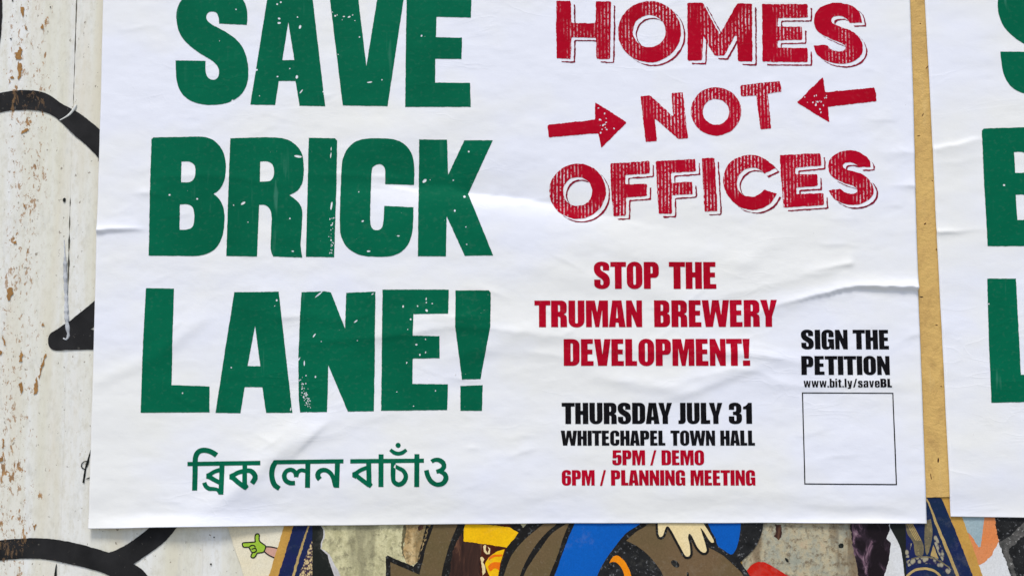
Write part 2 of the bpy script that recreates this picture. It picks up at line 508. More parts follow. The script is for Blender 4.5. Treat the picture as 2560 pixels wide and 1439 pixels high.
def m_wall(black=False):
    t = NT('brushed_black_on_boards' if black else 'weathered_board_paint')
    X, Y, Z = t.sep()
    # cream paint with long vertical weather streaks
    st = t.noise(9, 4, sc=(3.2, 1, 0.16), rough=0.6)
    c = t.mix(t.ramp(st, [(0.34, 0.0), (0.62, 1.0)]), (0.66, 0.63, 0.50), (0.73, 0.72, 0.68))
    st2 = t.noise(30, 4, sc=(2.4, 1, 0.2), rough=0.65, loc=(2, 0, 1))
    c = t.mix(t.math('MULTIPLY', t.ramp(st2, [(0.42, 0.0), (0.72, 1.0)]), 0.45), c, (0.60, 0.555, 0.42))
    dirt = t.noise(150, 5, sc=(1, 1, 0.55), rough=0.75)
    c = t.mix(t.math('MULTIPLY', t.ramp(dirt, [(0.48, 0.0), (0.66, 1.0)]), 0.5), c, (0.52, 0.48, 0.37))
    warm = t.ramp(t.noise(16, 3, sc=(2.0, 1, 0.22), loc=(4, 0, 0.6)), [(0.50, 0.0), (0.68, 1.0)])
    c = t.mix(t.math('MULTIPLY', warm, 0.55), c, (0.64, 0.57, 0.43))
    gry = t.ramp(t.noise(60, 5, sc=(1, 1, 0.4), loc=(9, 0, 1), rough=0.75), [(0.55, 0.0), (0.66, 1.0)])
    c = t.mix(t.math('MULTIPLY', gry, 0.30), c, (0.46, 0.45, 0.40))
    # small dark chips everywhere
    ch = t.ramp(t.noise(210, 3, sc=(1, 1, 0.7), loc=(5, 0, 2), rough=0.6), [(0.665, 0.0), (0.69, 1.0)])
    c = t.mix(t.math('MULTIPLY', ch, 0.75), c, (0.19, 0.15, 0.10))
    if black:
        c = t.mix(t.ramp(t.noise(40, 5), [(0.35, 0.0), (0.65, 1.0)]), (0.010, 0.0095, 0.0095), (0.020, 0.019, 0.019))
        c = t.mix(t.math('MULTIPLY', ch, 0.35), c, (0.22, 0.20, 0.17))
    # flaked stripe along the boards at the far left, bare tan wood showing
    d1 = t.math('ABSOLUTE', t.math('SUBTRACT', X, -0.492))
    band = t.ramp(t.math('DIVIDE', d1, 0.04), [(0.25, 1.0), (0.9, 0.0)])
    fl = t.noise(95, 6, sc=(1, 1, 0.36), rough=0.72, loc=(1.3, 0, 0.7), dist=0.4)
    zone = t.ramp(t.noise(5.5, 2, sc=(1, 1, 1), loc=(0.2, 0, 3.1)), [(0.38, 0.0), (0.60, 1.0)])
    v = t.math('ADD', t.math('MULTIPLY', band, 0.13), t.math('MULTIPLY', zone, 0.06))
    v = t.math('ADD', fl, v)
    flk = t.ramp(v, [(0.755, 0.0), (0.765, 1.0)])
    wood = t.mix(t.ramp(t.noise(90, 3), [(0.4, 0.0), (0.6, 1.0)]), (0.40, 0.22, 0.085), (0.26, 0.15, 0.07))
    c = t.mix(t.math('MULTIPLY', flk, 0.35 if black else 1.0), c, wood)
    f2 = t.math('ADD', t.noise(240, 5, sc=(1, 1, 0.5), rough=0.75, loc=(0.5, 0, 0.2), dist=0.5), t.math('MULTIPLY', band, 0.11))
    f2 = t.math('ADD', f2, t.math('MULTIPLY', t.ramp(t.noise(22, 3, sc=(1, 1, 0.5)), [(0.42, 0.0), (0.62, 1.0)]), 0.05))
    flk2 = t.ramp(f2, [(0.705, 0.0), (0.72, 1.0)])
    c = t.mix(t.math('MULTIPLY', flk2, 0.3 if black else 0.85), c, (0.34, 0.20, 0.10))
    b = t.bump(flk, -1.0, 0.0012)
    b = t.bump(flk2, -0.6, 0.0006, b)
    b = t.bump(t.noise(40, 5, sc=(2.2, 1, 0.3), rough=0.65), 0.28, 0.002, b)
    b = t.bump(t.noise(320, 4), 0.25, 0.0004, b)
    return t.done(c, 0.62, 0.12 if black else 0.3, b)
M_WALL = m_wall()
M_GRAF = m_wall(True)
M_DRIP = m_ink('grey_white_paint_drip', (0.62, 0.63, 0.64), (0.34, 0.35, 0.36), 60, 0.3, 0.4)
M_DRIPW = m_ink('white_paint_drip', (0.66, 0.66, 0.62), (0.58, 0.57, 0.52), 60, 0.4, 0.3)

def m_kraft():
    t = NT('kraft_paper')
    c = t.mix(t.ramp(t.noise(14, 5, rough=0.65), [(0.35, 0.0), (0.65, 1.0)]), (0.64, 0.41, 0.125), (0.54, 0.33, 0.10))
    c = t.mix(t.math('MULTIPLY', t.ramp(t.noise(90, 4, sc=(1, 1, 0.6), rough=0.7), [(0.52, 0.0), (0.70, 1.0)]), 0.6), c, (0.42, 0.25, 0.08))
    c = t.mix(t.math('MULTIPLY', t.ramp(t.noise(45, 3, sc=(2, 1, 0.3), loc=(2, 2, 2)), [(0.62, 0.0), (0.75, 1.0)]), 0.35), c, (0.70, 0.50, 0.22))
    return t.done(c, 0.6, 0.3, t.bump(t.noise(60, 6, rough=0.7), 0.7, 0.0022))
M_KRAFT = m_kraft()
M_AMBER = m_ink('amber_print', (0.60, 0.34, 0.075), (0.50, 0.27, 0.055), 26)
M_NAVY = m_ink('navy_print', (0.012, 0.016, 0.085), (0.008, 0.022, 0.06), 20, sp=0.15, spc=(0.10, 0.10, 0.20))
M_GOLD = m_ink('gold_line_print', (0.52, 0.37, 0.14), (0.40, 0.27, 0.10), 60)
M_GOLDGREY = m_ink('worn_gold_print', (0.22, 0.175, 0.085), (0.10, 0.085, 0.06), 90, sp=0.5, spc=(0.42, 0.33, 0.15))
M_SIL = m_ink('black_silhouette_print', (0.010, 0.012, 0.010), (0.016, 0.018, 0.015), 30)
M_BROWN = m_ink('brown_flat_print', (0.130, 0.094, 0.040), (0.165, 0.104, 0.052), 9, sp=0.15, spc=(0.30, 0.25, 0.17))
M_OUT = m_ink('black_outline_print', (0.009, 0.008, 0.007), (0.016, 0.015, 0.014), 60, sp=0.8, spc=(0.10, 0.105, 0.10))
M_ROUGHBLACK = m_ink('brushed_black_print', (0.010, 0.010, 0.010), (0.022, 0.022, 0.022), 80, bump=0.8, sp=0.9, spc=(0.14, 0.14, 0.14))
M_BLUE = m_ink('blue_flat_print', (0.002, 0.108, 0.46), (0.002, 0.095, 0.42), 9)
M_YEL = m_ink('yellow_flat_print', (0.90, 0.52, 0.004), (0.84, 0.45, 0.003), 30)
M_ORG = m_ink('orange_flat_print', (0.90, 0.30, 0.006), (0.85, 0.25, 0.004), 18)
M_ORG2 = m_ink('deep_orange_print', (0.85, 0.18, 0.004), (0.80, 0.15, 0.004), 18)
M_CREAM = m_ink('cream_hand_print', (0.80, 0.62, 0.30), (0.84, 0.68, 0.38), 26)
M_DRED = m_ink('dark_red_print', (0.10, 0.014, 0.004), (0.04, 0.010, 0.006), 50)
M_REDP = m_ink('red_flat_print', (0.56, 0.016, 0.006), (0.48, 0.010, 0.006), 30)
M_HAND = m_ink('lime_green_print', (0.36, 0.55, 0.045), (0.32, 0.50, 0.04), 26)
M_ARM = m_ink('pink_arm_print', (0.66, 0.36, 0.26), (0.60, 0.33, 0.25), 26)
M_LAV = m_ink('torn_paper_edge', (0.50, 0.46, 0.44), (0.62, 0.60, 0.58), 60)
M_PURPLE_D = m_ink('dark_olive_stain', (0.16, 0.14, 0.07), (0.10, 0.08, 0.04), 90)
M_WHITE = m_ink('chalky_white_print', (0.66, 0.65, 0.62), (0.72, 0.72, 0.72), 26)
M_GREYBL = m_ink('grey_blue_paint', (0.30, 0.40, 0.42), (0.36, 0.45, 0.47), 26, bump=0.6)
M_ORPAINT = m_ink('orange_paint', (0.72, 0.225, 0.065), (0.66, 0.26, 0.11), 26, bump=0.5)
M_GREYBAND = m_ink('grey_brushed_paint', (0.14, 0.13, 0.12), (0.05, 0.05, 0.045), 120, bump=0.8, sp=0.7, spc=(0.4, 0.39, 0.36))

def m_concrete(name, cols, dark, seed):
    t = NT(name)
    n1 = t.noise(30, 8, sc=(1, 1, 0.75), rough=0.78, loc=(seed, 0, seed))
    c = t.ramp(n1, cols)
    n2 = t.noise(150, 6, rough=0.75, loc=(seed * 2, 0, 0))
    c = t.mix(t.math('MULTIPLY', t.ramp(n2, [(0.50, 0.0), (0.62, 1.0)]), 0.75), c, dark)
    n3 = t.noise(190, 4, rough=0.7, loc=(0, 0, seed * 3), dist=0.5)
    c = t.mix(t.math('MULTIPLY', t.ramp(n3, [(0.58, 0.0), (0.72, 1.0)]), 0.5), c, (0.62, 0.53, 0.33))
    n4 = t.noise(13, 4, sc=(2.2, 1, 0.5), rough=0.6, loc=(0, 0, seed * 5))
    c = t.mix(t.math('MULTIPLY', t.ramp(n4, [(0.52, 0.0), (0.60, 1.0)]), 0.7), c, dark)
    return t.done(c, 0.6, 0.12, t.bump(n2, 0.6, 0.0012))
M_CONC = m_concrete('olive_stone_print', [(0.30, (0.26, 0.24, 0.12)), (0.45, (0.46, 0.42, 0.23)), (0.55, (0.62, 0.57, 0.33)), (0.70, (0.44, 0.32, 0.13))], (0.21, 0.19, 0.11), 1.0)
M_CONC2 = m_concrete('grey_stone_print', [(0.30, (0.20, 0.23, 0.19)), (0.45, (0.34, 0.33, 0.25)), (0.55, (0.45, 0.38, 0.24)), (0.70, (0.46, 0.30, 0.20))], (0.13, 0.085, 0.045), 4.0)
M_FUR = m_ink('dark_brown_hair_print', (0.045, 0.018, 0.012), (0.15, 0.062, 0.032), 70, bump=0.8, sp=0.5, spc=(0.16, 0.10, 0.08))
def m_fur():
    t = NT('brown_strand_print')
    n = t.noise(70, 5, sc=(1, 1, 0.22), rot=(0, 0.45, 0), rough=0.7, dist=0.6)
    c = t.ramp(n, [(0.35, (0.020, 0.010, 0.008)), (0.52, (0.05, 0.022, 0.015)), (0.66, (0.19, 0.085, 0.045)), (0.8, (0.24, 0.16, 0.12))])
    return t.done(c, 0.5, 0.12, t.bump(n, 0.5, 0.001))
M_FUR = m_fur()
def m_purple():
    t = NT('dark_plum_rock_print')
    n = t.noise(48, 5, sc=(1, 1, 0.55), rough=0.65, dist=1.0)
    c = t.ramp(n, [(0.46, (0.010, 0.006, 0.008)), (0.54, (0.03, 0.018, 0.026)), (0.60, (0.16, 0.09, 0.12)), (0.70, (0.40, 0.31, 0.30))])
    return t.done(c, 0.5, 0.12, t.bump(n, 0.7, 0.0015))
M_PURP = m_purple()
def m_lattice(name, a, b, sc):
    t = NT(name)
    v = t.n('ShaderNodeTexVoronoi', feature='F1')
    v.inputs['Scale'].default_value = sc
    t.l(t.mapping((1, 1, 0.8), rot=(0, 0.6, 0)), v.inputs['Vector'])
    c = t.mix(t.ramp(v.outputs['Distance'], [(0.36, 0.0), (0.60, 1.0)]), a, b)
    return t.done(c, 0.5, 0.12)
M_LAT = m_lattice('gold_lattice_print', (0.60, 0.45, 0.22), (0.05, 0.03, 0.05), 520)
M_LAT2 = m_lattice('silver_bead_print', (0.34, 0.30, 0.20), (0.015, 0.016, 0.06), 260)
M_PASTE = m_ink('yellowed_paper', (0.78, 0.67, 0.44), (0.80, 0.74, 0.58), 12, sp=0.2, spc=(0.45, 0.38, 0.25))

def m_pave():
    t = NT('pavement_concrete')
    c = t.mix(t.ramp(t.noise(6, 6, rough=0.7), [(0.35, 0.0), (0.65, 1.0)]), (0.20, 0.195, 0.185), (0.27, 0.265, 0.25))
    return t.done(c, 0.8, 0.3, t.bump(t.noise(80, 5), 0.4, 0.004))
M_PAVE = m_pave()

# ------------------------------------------------------------------ pavement and wall
pv = link('pavement', [(-60, -60, 0), (60, -60, 0), (60, 60, 0), (-60, 60, 0)], [[0, 1, 2, 3]], M_PAVE, None, False)
pv['kind'] = 'structure'

wall = thing('board_wall', 'cream painted board wall with flaking paint and thick black brush lines behind the posters', 'wall', (0, 0, 0))
jx = [float(wall_pt(u, 400)[0]) for u in (-2600, -2100, -1600, -1200, -870, -630, -390, -150, 180, 530, 780, 1030, 1280, 1530, 1780, 2030, 2280, 2530, 2780, 3100, 3500, 4000, 4600, 5200)]
def gap_half(z, k):
    g = 0.00016 + 0.0015 * np.maximum(0, vnoise(z * 9, z * 0 + k * 3.7) + 0.25) * np.clip(vnoise(z * 90, z * 0 + k * 1.7) + 0.55, 0, 1)
    if k == 9:
        g = g * 0 + 0.00004
        return g
    g = g + 0.00025 * vnoise(z * 160, z * 0 + k)
    if k == 8:      # the joint is filled with old paint except along two open stretches
        zt = lambda v: float(wall_pt(180, v)[1])
        w = sstep(z, zt(285), zt(255)) + sstep(z, zt(870), zt(830)) * (1 - sstep(z, zt(510), zt(490)))
        g = 0.00004 + np.maximum(g, 0.00015) * np.clip(w, 0, 1)
    return g
for k in range(len(jx) - 1):
    x0, x1 = jx[k], jx[k + 1]
    near = (x0 > -0.75 and x0 < 0.3)
    zs = np.concatenate([np.linspace(0.002, 1.1, 12)[:-1], np.linspace(1.1, 1.9, 640 if near else 30), np.linspace(1.9, 3.2, 12)[1:]])
    nx = 14 if near else 6
    wob = 0.0012 * vnoise(zs * 3, zs * 0 + k) if near else 0
    nxt = 0.0012 * vnoise(zs * 3, zs * 0 + k + 1) if near else 0
    a = x0 + wob + gap_half(zs, k)
    b = x1 + nxt - gap_half(zs, k + 1)
    tt = np.concatenate([[0.0], np.linspace(0.0, 1, nx), [1.0]])
    V = []; 
    for i, z in enumerate(zs):
        for j, t in enumerate(tt):
            x = a[i] + (b[i] - a[i]) * t
            e = min(x - a[i], b[i] - x)
            soft = (j <= len(tt) // 2 and k == 9) or (j > len(tt) // 2 and k + 1 == 9)
            dep = 0.012 if j in (0, len(tt) - 1) else (0.0 if soft else 0.00035 * math.exp(-e / 0.0008))
            y = dep + 0.0002 * float(vnoise(x * 30, z * 3, 4))
            V.append((x, max(y, 0.0) + 0.0004, z))
    m = len(tt)
    F = [[i * m + j, i * m + j + 1, (i + 1) * m + j + 1, (i + 1) * m + j] for i in range(len(zs) - 1) for j in range(m - 1)]
    link('board', V, F, M_WALL, wall, smooth=False)
bk = link('backing', [(jx[0], 0.010, 0.0), (jx[-1], 0.010, 0.0), (jx[-1], 0.010, 3.2), (jx[0], 0.010, 3.2), (jx[0], 0.06, 0.0), (jx[-1], 0.06, 0.0), (jx[-1], 0.06, 3.2), (jx[0], 0.06, 3.2)],
          [[0, 1, 2, 3], [5, 4, 7, 6], [3, 2, 6, 7], [4, 0, 3, 7], [1, 5, 6, 2]], M_SIL, wall, False)

hz = lambda u, v: np.asarray(u, float) * 0
G = dict(grid=14, step=6, ragged=0.5)
def brush(pts, holes=()):
    return shape('painted_line', [pts], list(holes), hz, M_GRAF, wall, lift=0.00015, **G)
brush([(-260, 330), (-200, 290, 1), (-100, 250, 1), (0, 232, 1), (37, 226, 1), (82, 226, 1), (112, 232, 1), (135, 245, 1), (155, 260, 1), (190, 278, 1), (225, 303, 1), (253, 328, 1), (290, 370),
       (290, 440), (251, 400, 1), (235, 382, 1), (212, 360, 1), (188, 340, 1), (150, 303, 1), (130, 288, 1), (105, 279, 1), (75, 275, 1), (32, 276, 1), (0, 281, 1), (-100, 305, 1), (-190, 350, 1), (-230, 390)])
brush([(-70, -120), (-10, -120), (2, -40, 1), (5, 20, 1), (4, 60, 1), (0, 100, 1), (-14, 150, 1), (-60, 190)])
brush([(300, 700), (244, 745), (200, 781), (172, 803), (146, 820, 1), (126, 833, 1), (120, 846, 1), (121, 861, 1), (129, 872, 1), (142, 876, 1), (165, 874), (300, 873)],
      [[(226, 823), (242, 811), (243, 825)]])
brush([(-200, 1400), (-100, 1366, 1), (0, 1350, 1), (50, 1345, 1), (100, 1344, 1), (150, 1349, 1), (207, 1361, 1), (272, 1380), (300, 1369, 1), (337, 1346, 1), (370, 1320, 1), (400, 1285), (470, 1285),
       (440, 1320, 1), (420, 1344, 1), (395, 1366, 1), (362, 1389, 1), (334, 1409), (352, 1420, 1), (370, 1439, 1), (400, 1480), (330, 1480), (275, 1439, 1), (225, 1421, 1), (175, 1409, 1), (125, 1399, 1), (75, 1395, 1), (0, 1400, 1), (-100, 1420, 1), (-180, 1450)])
sc = [stroke([(231, 1112), (223, 1138), (214, 1168), (208, 1206)], [2, 3.5, 4.5, 5]), stroke([(220, 1152), (208, 1154), (203, 1164), (211, 1172), (219, 1160), (222, 1146)], 2.6), stroke([(215, 1196), (222, 1194), (229, 1193)], [2, 3, 4])]
shape('marker_scribble', sc, [], hz, M_SIL, wall, lift=0.00017, grid=14, step=4, ragged=0.3)
shape('painted_line', [stroke([(141, 1408), (139, 1425), (137, 1460)], [1, 6, 8])], [], hz, M_SIL, wall, lift=0.00017, grid=14, step=4)

def drip(name, pts, rad, mat):
    c = curve_path([(pts[0][0], pts[0][1])] + [(p[0], p[1], 1) for p in pts[1:-1]] + [(pts[-1][0], pts[-1][1])])
    c = c[:-1] if np.hypot(*(c[-1] - c[0])) < 3 else c
    r = np.interp(np.linspace(0, 1, len(c)), np.linspace(0, 1, len(rad)), rad)
    r = r * (1 + 0.35 * vnoise(c[:, 1] / 7.0, c[:, 0] * 0))
    tg = np.gradient(c, axis=0); tg /= np.maximum(np.hypot(tg[:, 0], tg[:, 1])[:, None], 1e-6)
    nr = np.stack([-tg[:, 1], tg[:, 0]], 1)
    V = []; F = []
    K = 8
    for i in range(len(c)):
        for k in range(K):
            a = math.pi * k / (K - 1)
            u, v = c[i] + nr[i] * r[i] * math.cos(a)
            X, Z = wall_pt(u, v)
            V.append((float(X), -(0.0000 + r[i] * S * 0.55 * math.sin(a)) + 0.0006 * (k in (0, K - 1)), float(Z)))
    for i in range(len(c) - 1):
        for k in range(K - 1):
            F.append([i * K + k, i * K + k + 1, (i + 1) * K + k + 1, (i + 1) * K + k])
    return link(name, V, F, mat, wall)
drip('paint_drip', [(160, 600), (162, 640), (163, 690), (165, 740), (166, 785), (169, 820), (171, 838), (166, 848), (158, 845)], [0.8, 1.8, 4.2, 4.6, 4.2, 4.6, 4.8, 4.4, 2.5], M_DRIP)
drip('paint_drip', [(191, 262), (184, 274), (174, 286), (162, 294), (149, 301)], [1.5, 3.2, 3.4, 2.6, 1.2], M_DRIPW)
shape('nail_hole', [ellipse(160.5, 500, 4, 5.5, 10)], [], hz, M_SIL, wall, lift=0.00012, grid=14, step=4, ragged=0.6)
for (x, y, a, b) in [(27, 97, 2.2, 2.4), (31, 2, 2.5, 2), (126, 18, 1.8, 2), (527, 1409, 2.5, 2.5), (535, 1342, 1.8, 1.8)]:
    shape('nail_hole', [ellipse(x, y, a, b)], [], hz, M_SIL, wall, lift=0.00012, grid=14, step=4, ragged=0.3)
# broad flakes where bare wood shows
M_WOODP = m_ink('bare_tan_wood', (0.40, 0.205, 0.065), (0.27, 0.14, 0.05), 60, 0.75, 0.6)
flk = [[(52, 16), (60, 18), (60, 32), (57, 44), (53, 38)], [(36, 134), (44, 128), (50, 118), (55, 124), (54, 148), (40, 150)], [(43, 152), (47, 160), (52, 158), (53, 190), (46, 202), (43, 180), (42, 165)],
       [(31, 188), (34, 196), (26, 198), (21, 212), (22, 198)], [(60, 60), (66, 66), (69, 74), (63, 70)], [(54, 326), (66, 320), (73, 325), (64, 330), (55, 334)], [(104, 58), (108, 60), (108, 74), (103, 75)],
       [(86, 962, ), (92, 940), (96, 964), (94, 985), (84, 984)], [(112, 884), (116, 884), (108, 915), (98, 946), (95, 940), (103, 912)], [(52, 875), (57, 878), (53, 905), (47, 902)], [(48, 962), (54, 952), (55, 975), (50, 984)],
       [(17, 722), (30, 718), (33, 735), (22, 752), (17, 742)], [(5, 835), (10, 846), (15, 864), (10, 862)], [(0, 873), (6, 880), (2, 888), (-4, 884)], [(57, 507), (61, 510), (64, 524), (59, 516)],
       [(0, 1143), (8, 1138), (6, 1152), (-3, 1154)], [(6, 1096), (11, 1100), (8, 1122), (5, 1116)], [(34, 602), (40, 598), (43, 610), (35, 612)], [(104, 812), (108, 808), (110, 816)], [(82, 1306), (86, 1314), (92, 1308), (88, 1324), (83, 1322)]]
for p in flk:
    shape('bare_wood_flake', [[(q[0], q[1]) for q in p]], [], hz, M_WOODP, wall, lift=0.00010, grid=14, step=1.6, ragged=2.2)

# ------------------------------------------------------------------ yellowed paper with the small cartoon hand
pp = thing('pasted_paper', 'small yellowed paper with a lime green cartoon hand pointing left, under the poster\'s lower edge', 'paper', (-0.26, 0, 1.2))
f0 = flat(0.00015)
shape('sheet', [[(552, 1270), (720, 1270), (720, 1500), (636, 1500), (610, 1439), (590, 1380), (570, 1320)]], [], f0, M_PASTE, pp, grid=12, step=8, ragged=0.8)
hx = lambda X: 600 + X / 6.4
hy = lambda Y: 1289 + Y / 6.4
def zp(pts): return [tuple([hx(p[0]), hy(p[1])] + list(p[2:])) for p in pts]
shape('arm', [zp([(405, 490), (500, 492, 1), (620, 515), (640, 600), (560, 670), (470, 625, 1), (385, 560)])], [], f0, M_ARM, pp, lift=0.00012, grid=12)
shape('hand', [zp([(40, 430), (120, 418, 1), (245, 412), (240, 330, 1), (250, 295, 1), (280, 285, 1), (308, 300, 1), (305, 390, 1), (350, 430, 1), (408, 480), (388, 560), (350, 580, 1), (275, 590), (250, 640, 1),
                 (215, 668, 1), (172, 645, 1), (195, 585), (160, 530, 1), (140, 495), (60, 498, 1), (38, 470, 1)])], [], f0, M_HAND, pp, lift=0.00014, grid=12)
def zs(pts, w=3.0): return stroke([(hx(a), hy(b)) for a, b in pts], w)
ol = [zs([(405, 488), (500, 492), (610, 515)]), zs([(385, 562), (450, 618), (555, 668)]), zs([(245, 412), (120, 420), (40, 430), (42, 470), (65, 498), (140, 492)]), zs([(245, 412), (238, 330), (252, 293), (282, 284), (308, 300), (306, 388), (350, 432), (410, 480), (388, 560), (350, 582), (275, 590)]),
      zs([(275, 590), (248, 640), (212, 668), (172, 644), (200, 582)]), zs([(140, 492), (168, 545), (200, 582), (255, 565), (262, 540), (240, 510), (185, 530)]), zs([(150, 490), (180, 468), (225, 468), (245, 500)])]
shape('outline', ol, [], f0, M_OUT, pp, lift=0.00026, grid=12, ragged=0.2)

# ------------------------------------------------------------------ large street art print (only its lower strip shows)
ap = thing('street_art_print', 'large pasted art print with amber and navy border, brown and blue shapes under the poster', 'art print', (0.0, 0, 1.2))
f1 = flat(0.00045)
LIFT = [0.0]
def layer(name, pts, mat, lv, holes=(), rg=0.4, **kw):
    return shape(name, pts if isinstance(pts[0], (list, np.ndarray)) else [pts], list(holes), f1, mat, ap, lift=lv * 0.00005, grid=kw.pop('grid', 12), step=kw.pop('step', 4), ragged=rg, **kw)
T, B = 1275, 1500
def o6(x0): return lambda pts: [tuple([x0 + p[0] / 6.4, 1289 + p[1] / 6.4] + list(p[2:])) for p in pts]
layer('border', [(724, T), (2378, T), (2378, 1243), (2353, 1238), (2300, 1238), (2300, T), (2400, T), (2457, 1439), (2480, B), (652, B), (672, 1439), (710, 1316)], M_AMBER, 0, rg=0.8, grid=20)
layer('navy_band', [(746, T), (734.4, 1312), (695, 1439), (676, B), (820, B), (820, T)], M_NAVY, 1, rg=0.9)
layer('gold_stripe', [(781, T), (774, 1312), (753, 1380), (736, 1439), (718, B), (712, B), (729.7, 1439), (747, 1378), (769.5, 1312), (776, T)], M_GOLD, 2, rg=0.8)
layer('gold_lattice', [(784, 1352), (778, 1351), (764, 1390), (748, 1439), (730, B), (784, B)], M_LAT, 2, rg=1.2)
layer('stone_picture', [(800, T), (1095, T), (1095, 1350), (1060, 1420), (990, 1410), (985, B), (850, B), (820, 1400), (795, 1360)], M_CONC, 2)
layer('torn_edge', [(803, 1312), (812, 1325), (812, 1340), (805, 1356), (803, 1370), (824, 1384), (834, 1405), (846, 1425), (852, 1439), (870, B), (835, B), (800, 1400), (795, 1340)], M_LAV, 3, rg=1.0)
layer('black_silhouette', [(781, T), (800, T), (801.6, 1312), (808, 1323, 1), (808.6, 1339, 1), (803, 1354, 1), (800.8, 1370), (818.8, 1386), (823.4, 1404), (836, 1439), (850, B), (781, B)], M_SIL, 4, rg=0.5)
layer('stone_picture', [(1850, T), (2150, T), (2150, B), (1860, B)], M_CONC2, 2)
M_TAN = m_concrete('tan_stone_print', [(0.30, (0.20, 0.12, 0.04)), (0.45, (0.42, 0.27, 0.11)), (0.55, (0.60, 0.44, 0.22)), (0.70, (0.66, 0.52, 0.30))], (0.13, 0.10, 0.045), 7.0)
layer('tan_patch', [(1018, T), (1092, T), (1072, 1320), (1048, 1396), (1036, 1412), (1018, 1408), (1006, 1385), (1012, 1350), (1004, 1330), (1012, 1305)], M_TAN, 3, rg=2.2)
layer('dark_stain', [stroke([(1012, 1300), (1010, 1330), (1006, 1360), (1011, 1392)], [8, 9, 5, 3])], M_PURPLE_D, 4, rg=1.8)
layer('dark_stain', [[(1043, 1318), (1050, 1311), (1060, 1312), (1056, 1321), (1047, 1326)]], M_FUR, 4, rg=1.5)
# brown limb shapes over one black outline mass
layer('black_outline', [(1074, T), (1066, 1309), (1054, 1360), (1043, 1404), (1034, 1415), (968, 1387), (964, 1391), (965, 1439), (965, B), (1300, B), (1300, T)], M_OUT, 3, rg=0.9)
z6 = o6(950)
layer('brown_shape', z6([(165, 735), (640, 938), (650, 1350), (180, 1350)]), M_BROWN, 4)
layer('brown_shape', z6([(885, -90), (860, 135, 1), (740, 480, 1), (690, 700, 1), (635, 930, 1), (600, 1350), (900, 1350), (980, 960, 1), (1040, 700, 1), (1130, 400, 1), (1240, 135, 1), (1290, -90)]), M_BROWN, 4)
layer('hair_texture', z6([(1300, 270), (1205, 440), (1150, 650), (1110, 960), (1080, 1350), (1650, 1350), (1600, 960), (1600, 700), (1660, 430), (1340, 380)]), M_FUR, 4, rg=1.6)
layer('dark_red_shape', z6([(1640, 430), (2040, 500), (1930, 760), (1890, 960), (1850, 1350), (1600, 1350), (1600, 700)]), M_DRED, 5)
layer('orange_disc', z6([(1740, 660), (1860, 570, 1), (1995, 530), (1925, 750), (1890, 960), (1850, 1350), (1770, 1350), (1755, 960), (1685, 800, 1), (1690, 740, 1)]), M_YEL, 6)
layer('orange_crescent', z6([(1725, 800), (1800, 740, 1), (1925, 735), (1910, 870), (1840, 830, 1), (1770, 880, 1), (1745, 860, 1)]), M_ORG2, 7)
layer('orange_line', z6([(1740, 665), (1800, 620, 1), (1960, 610), (1950, 640), (1820, 655, 1), (1740, 710)]), M_ORG2, 7)
layer('bone_shape', z6([(1600, 660), (1630, 640), (1665, 690), (1640, 740), (1680, 790), (1690, 900), (1640, 950), (1625, 780)]), M_CREAM, 7, rg=0.7)
layer('bone_shape', z6([(1650, 480), (1680, 455), (1700, 470), (1690, 540), (1720, 590), (1740, 540), (1725, 480), (1760, 520), (1755, 600), (1700, 610), (1660, 560)]), M_CREAM, 7, rg=0.7)
layer('yellow_bar', z6([(1375, -60), (1370, 120, 1), (1340, 200), (1340, 400), (1700, 450), (2030, 500), (2220, 270), (2080, 180), (1700, 130), (2000, -60)]), M_YEL, 6, rg=0.8)
layer('dark_red_shape', z6([(1500, 100), (2100, 100), (2090, 178), (1800, 140), (1600, 128)]), M_DRED, 7)
layer('black_outline', [(1262, T), (1272, 1309), (1297, 1329), (1297, 1333), (1267, 1367), (1251.6, 1406), (1245, 1439), (1240, B), (1420, B), (1460, T)], M_OUT, 8)
layer('olive_chip', [(1294, 1300), (1324, 1300), (1308, 1318)], M_CONC, 9)
layer('brown_shape', [(1410, T), (1390.6, 1308, 1), (1375, 1322, 1), (1347, 1351, 1), (1322, 1389, 1), (1300, 1437, 1), (1285, B), (1245, B), (1259, 1439, 1), (1278, 1389, 1), (1309, 1350, 1), (1350, 1315, 1), (1400, T)], M_BROWN, 10)
layer('brown_shape', [(1470, T), (1425, 1302), (1409, 1340, 1), (1394, 1386, 1), (1373, 1439, 1), (1355, B), (1290, B), (1309, 1439, 1), (1323, 1411, 1), (1347, 1376, 1), (1378, 1334, 1), (1414, 1308, 1), (1450, T)], M_BROWN, 10)
layer('black_outline', [(1430, T), (1423.4, 1308), (1409, 1340, 1), (1394, 1386, 1), (1373, 1439, 1), (1352, B), (1400, B), (1450, T)], M_OUT, 11)
layer('brown_face_shape', [(1560, T), (1760, T), (1763, 1350), (1772, 1367), (1806, 1386, 1), (1837, 1414, 1), (1859, 1439, 1), (1900, B), (1500, B), (1500, 1400)], M_BROWN, 11)
layer('black_outline', [(1650, T), (1620, 1309, 1), (1589, 1329, 1), (1565.6, 1351, 1), (1540, 1385, 1), (1515, 1410, 1), (1490, B), (1470, B), (1492, 1439), (1514, 1397), (1542, 1359), (1565, 1331), (1600, 1308), (1630, T)], M_OUT, 12)
layer('rough_black_disc', [(1564, 1350), (1580, 1357, 1), (1597, 1367, 1), (1620, 1386, 1), (1644, 1414, 1), (1658, 1439, 1), (1675, B), (1470, B), (1492, 1439), (1514, 1397), (1542, 1362)], M_ROUGHBLACK, 13)
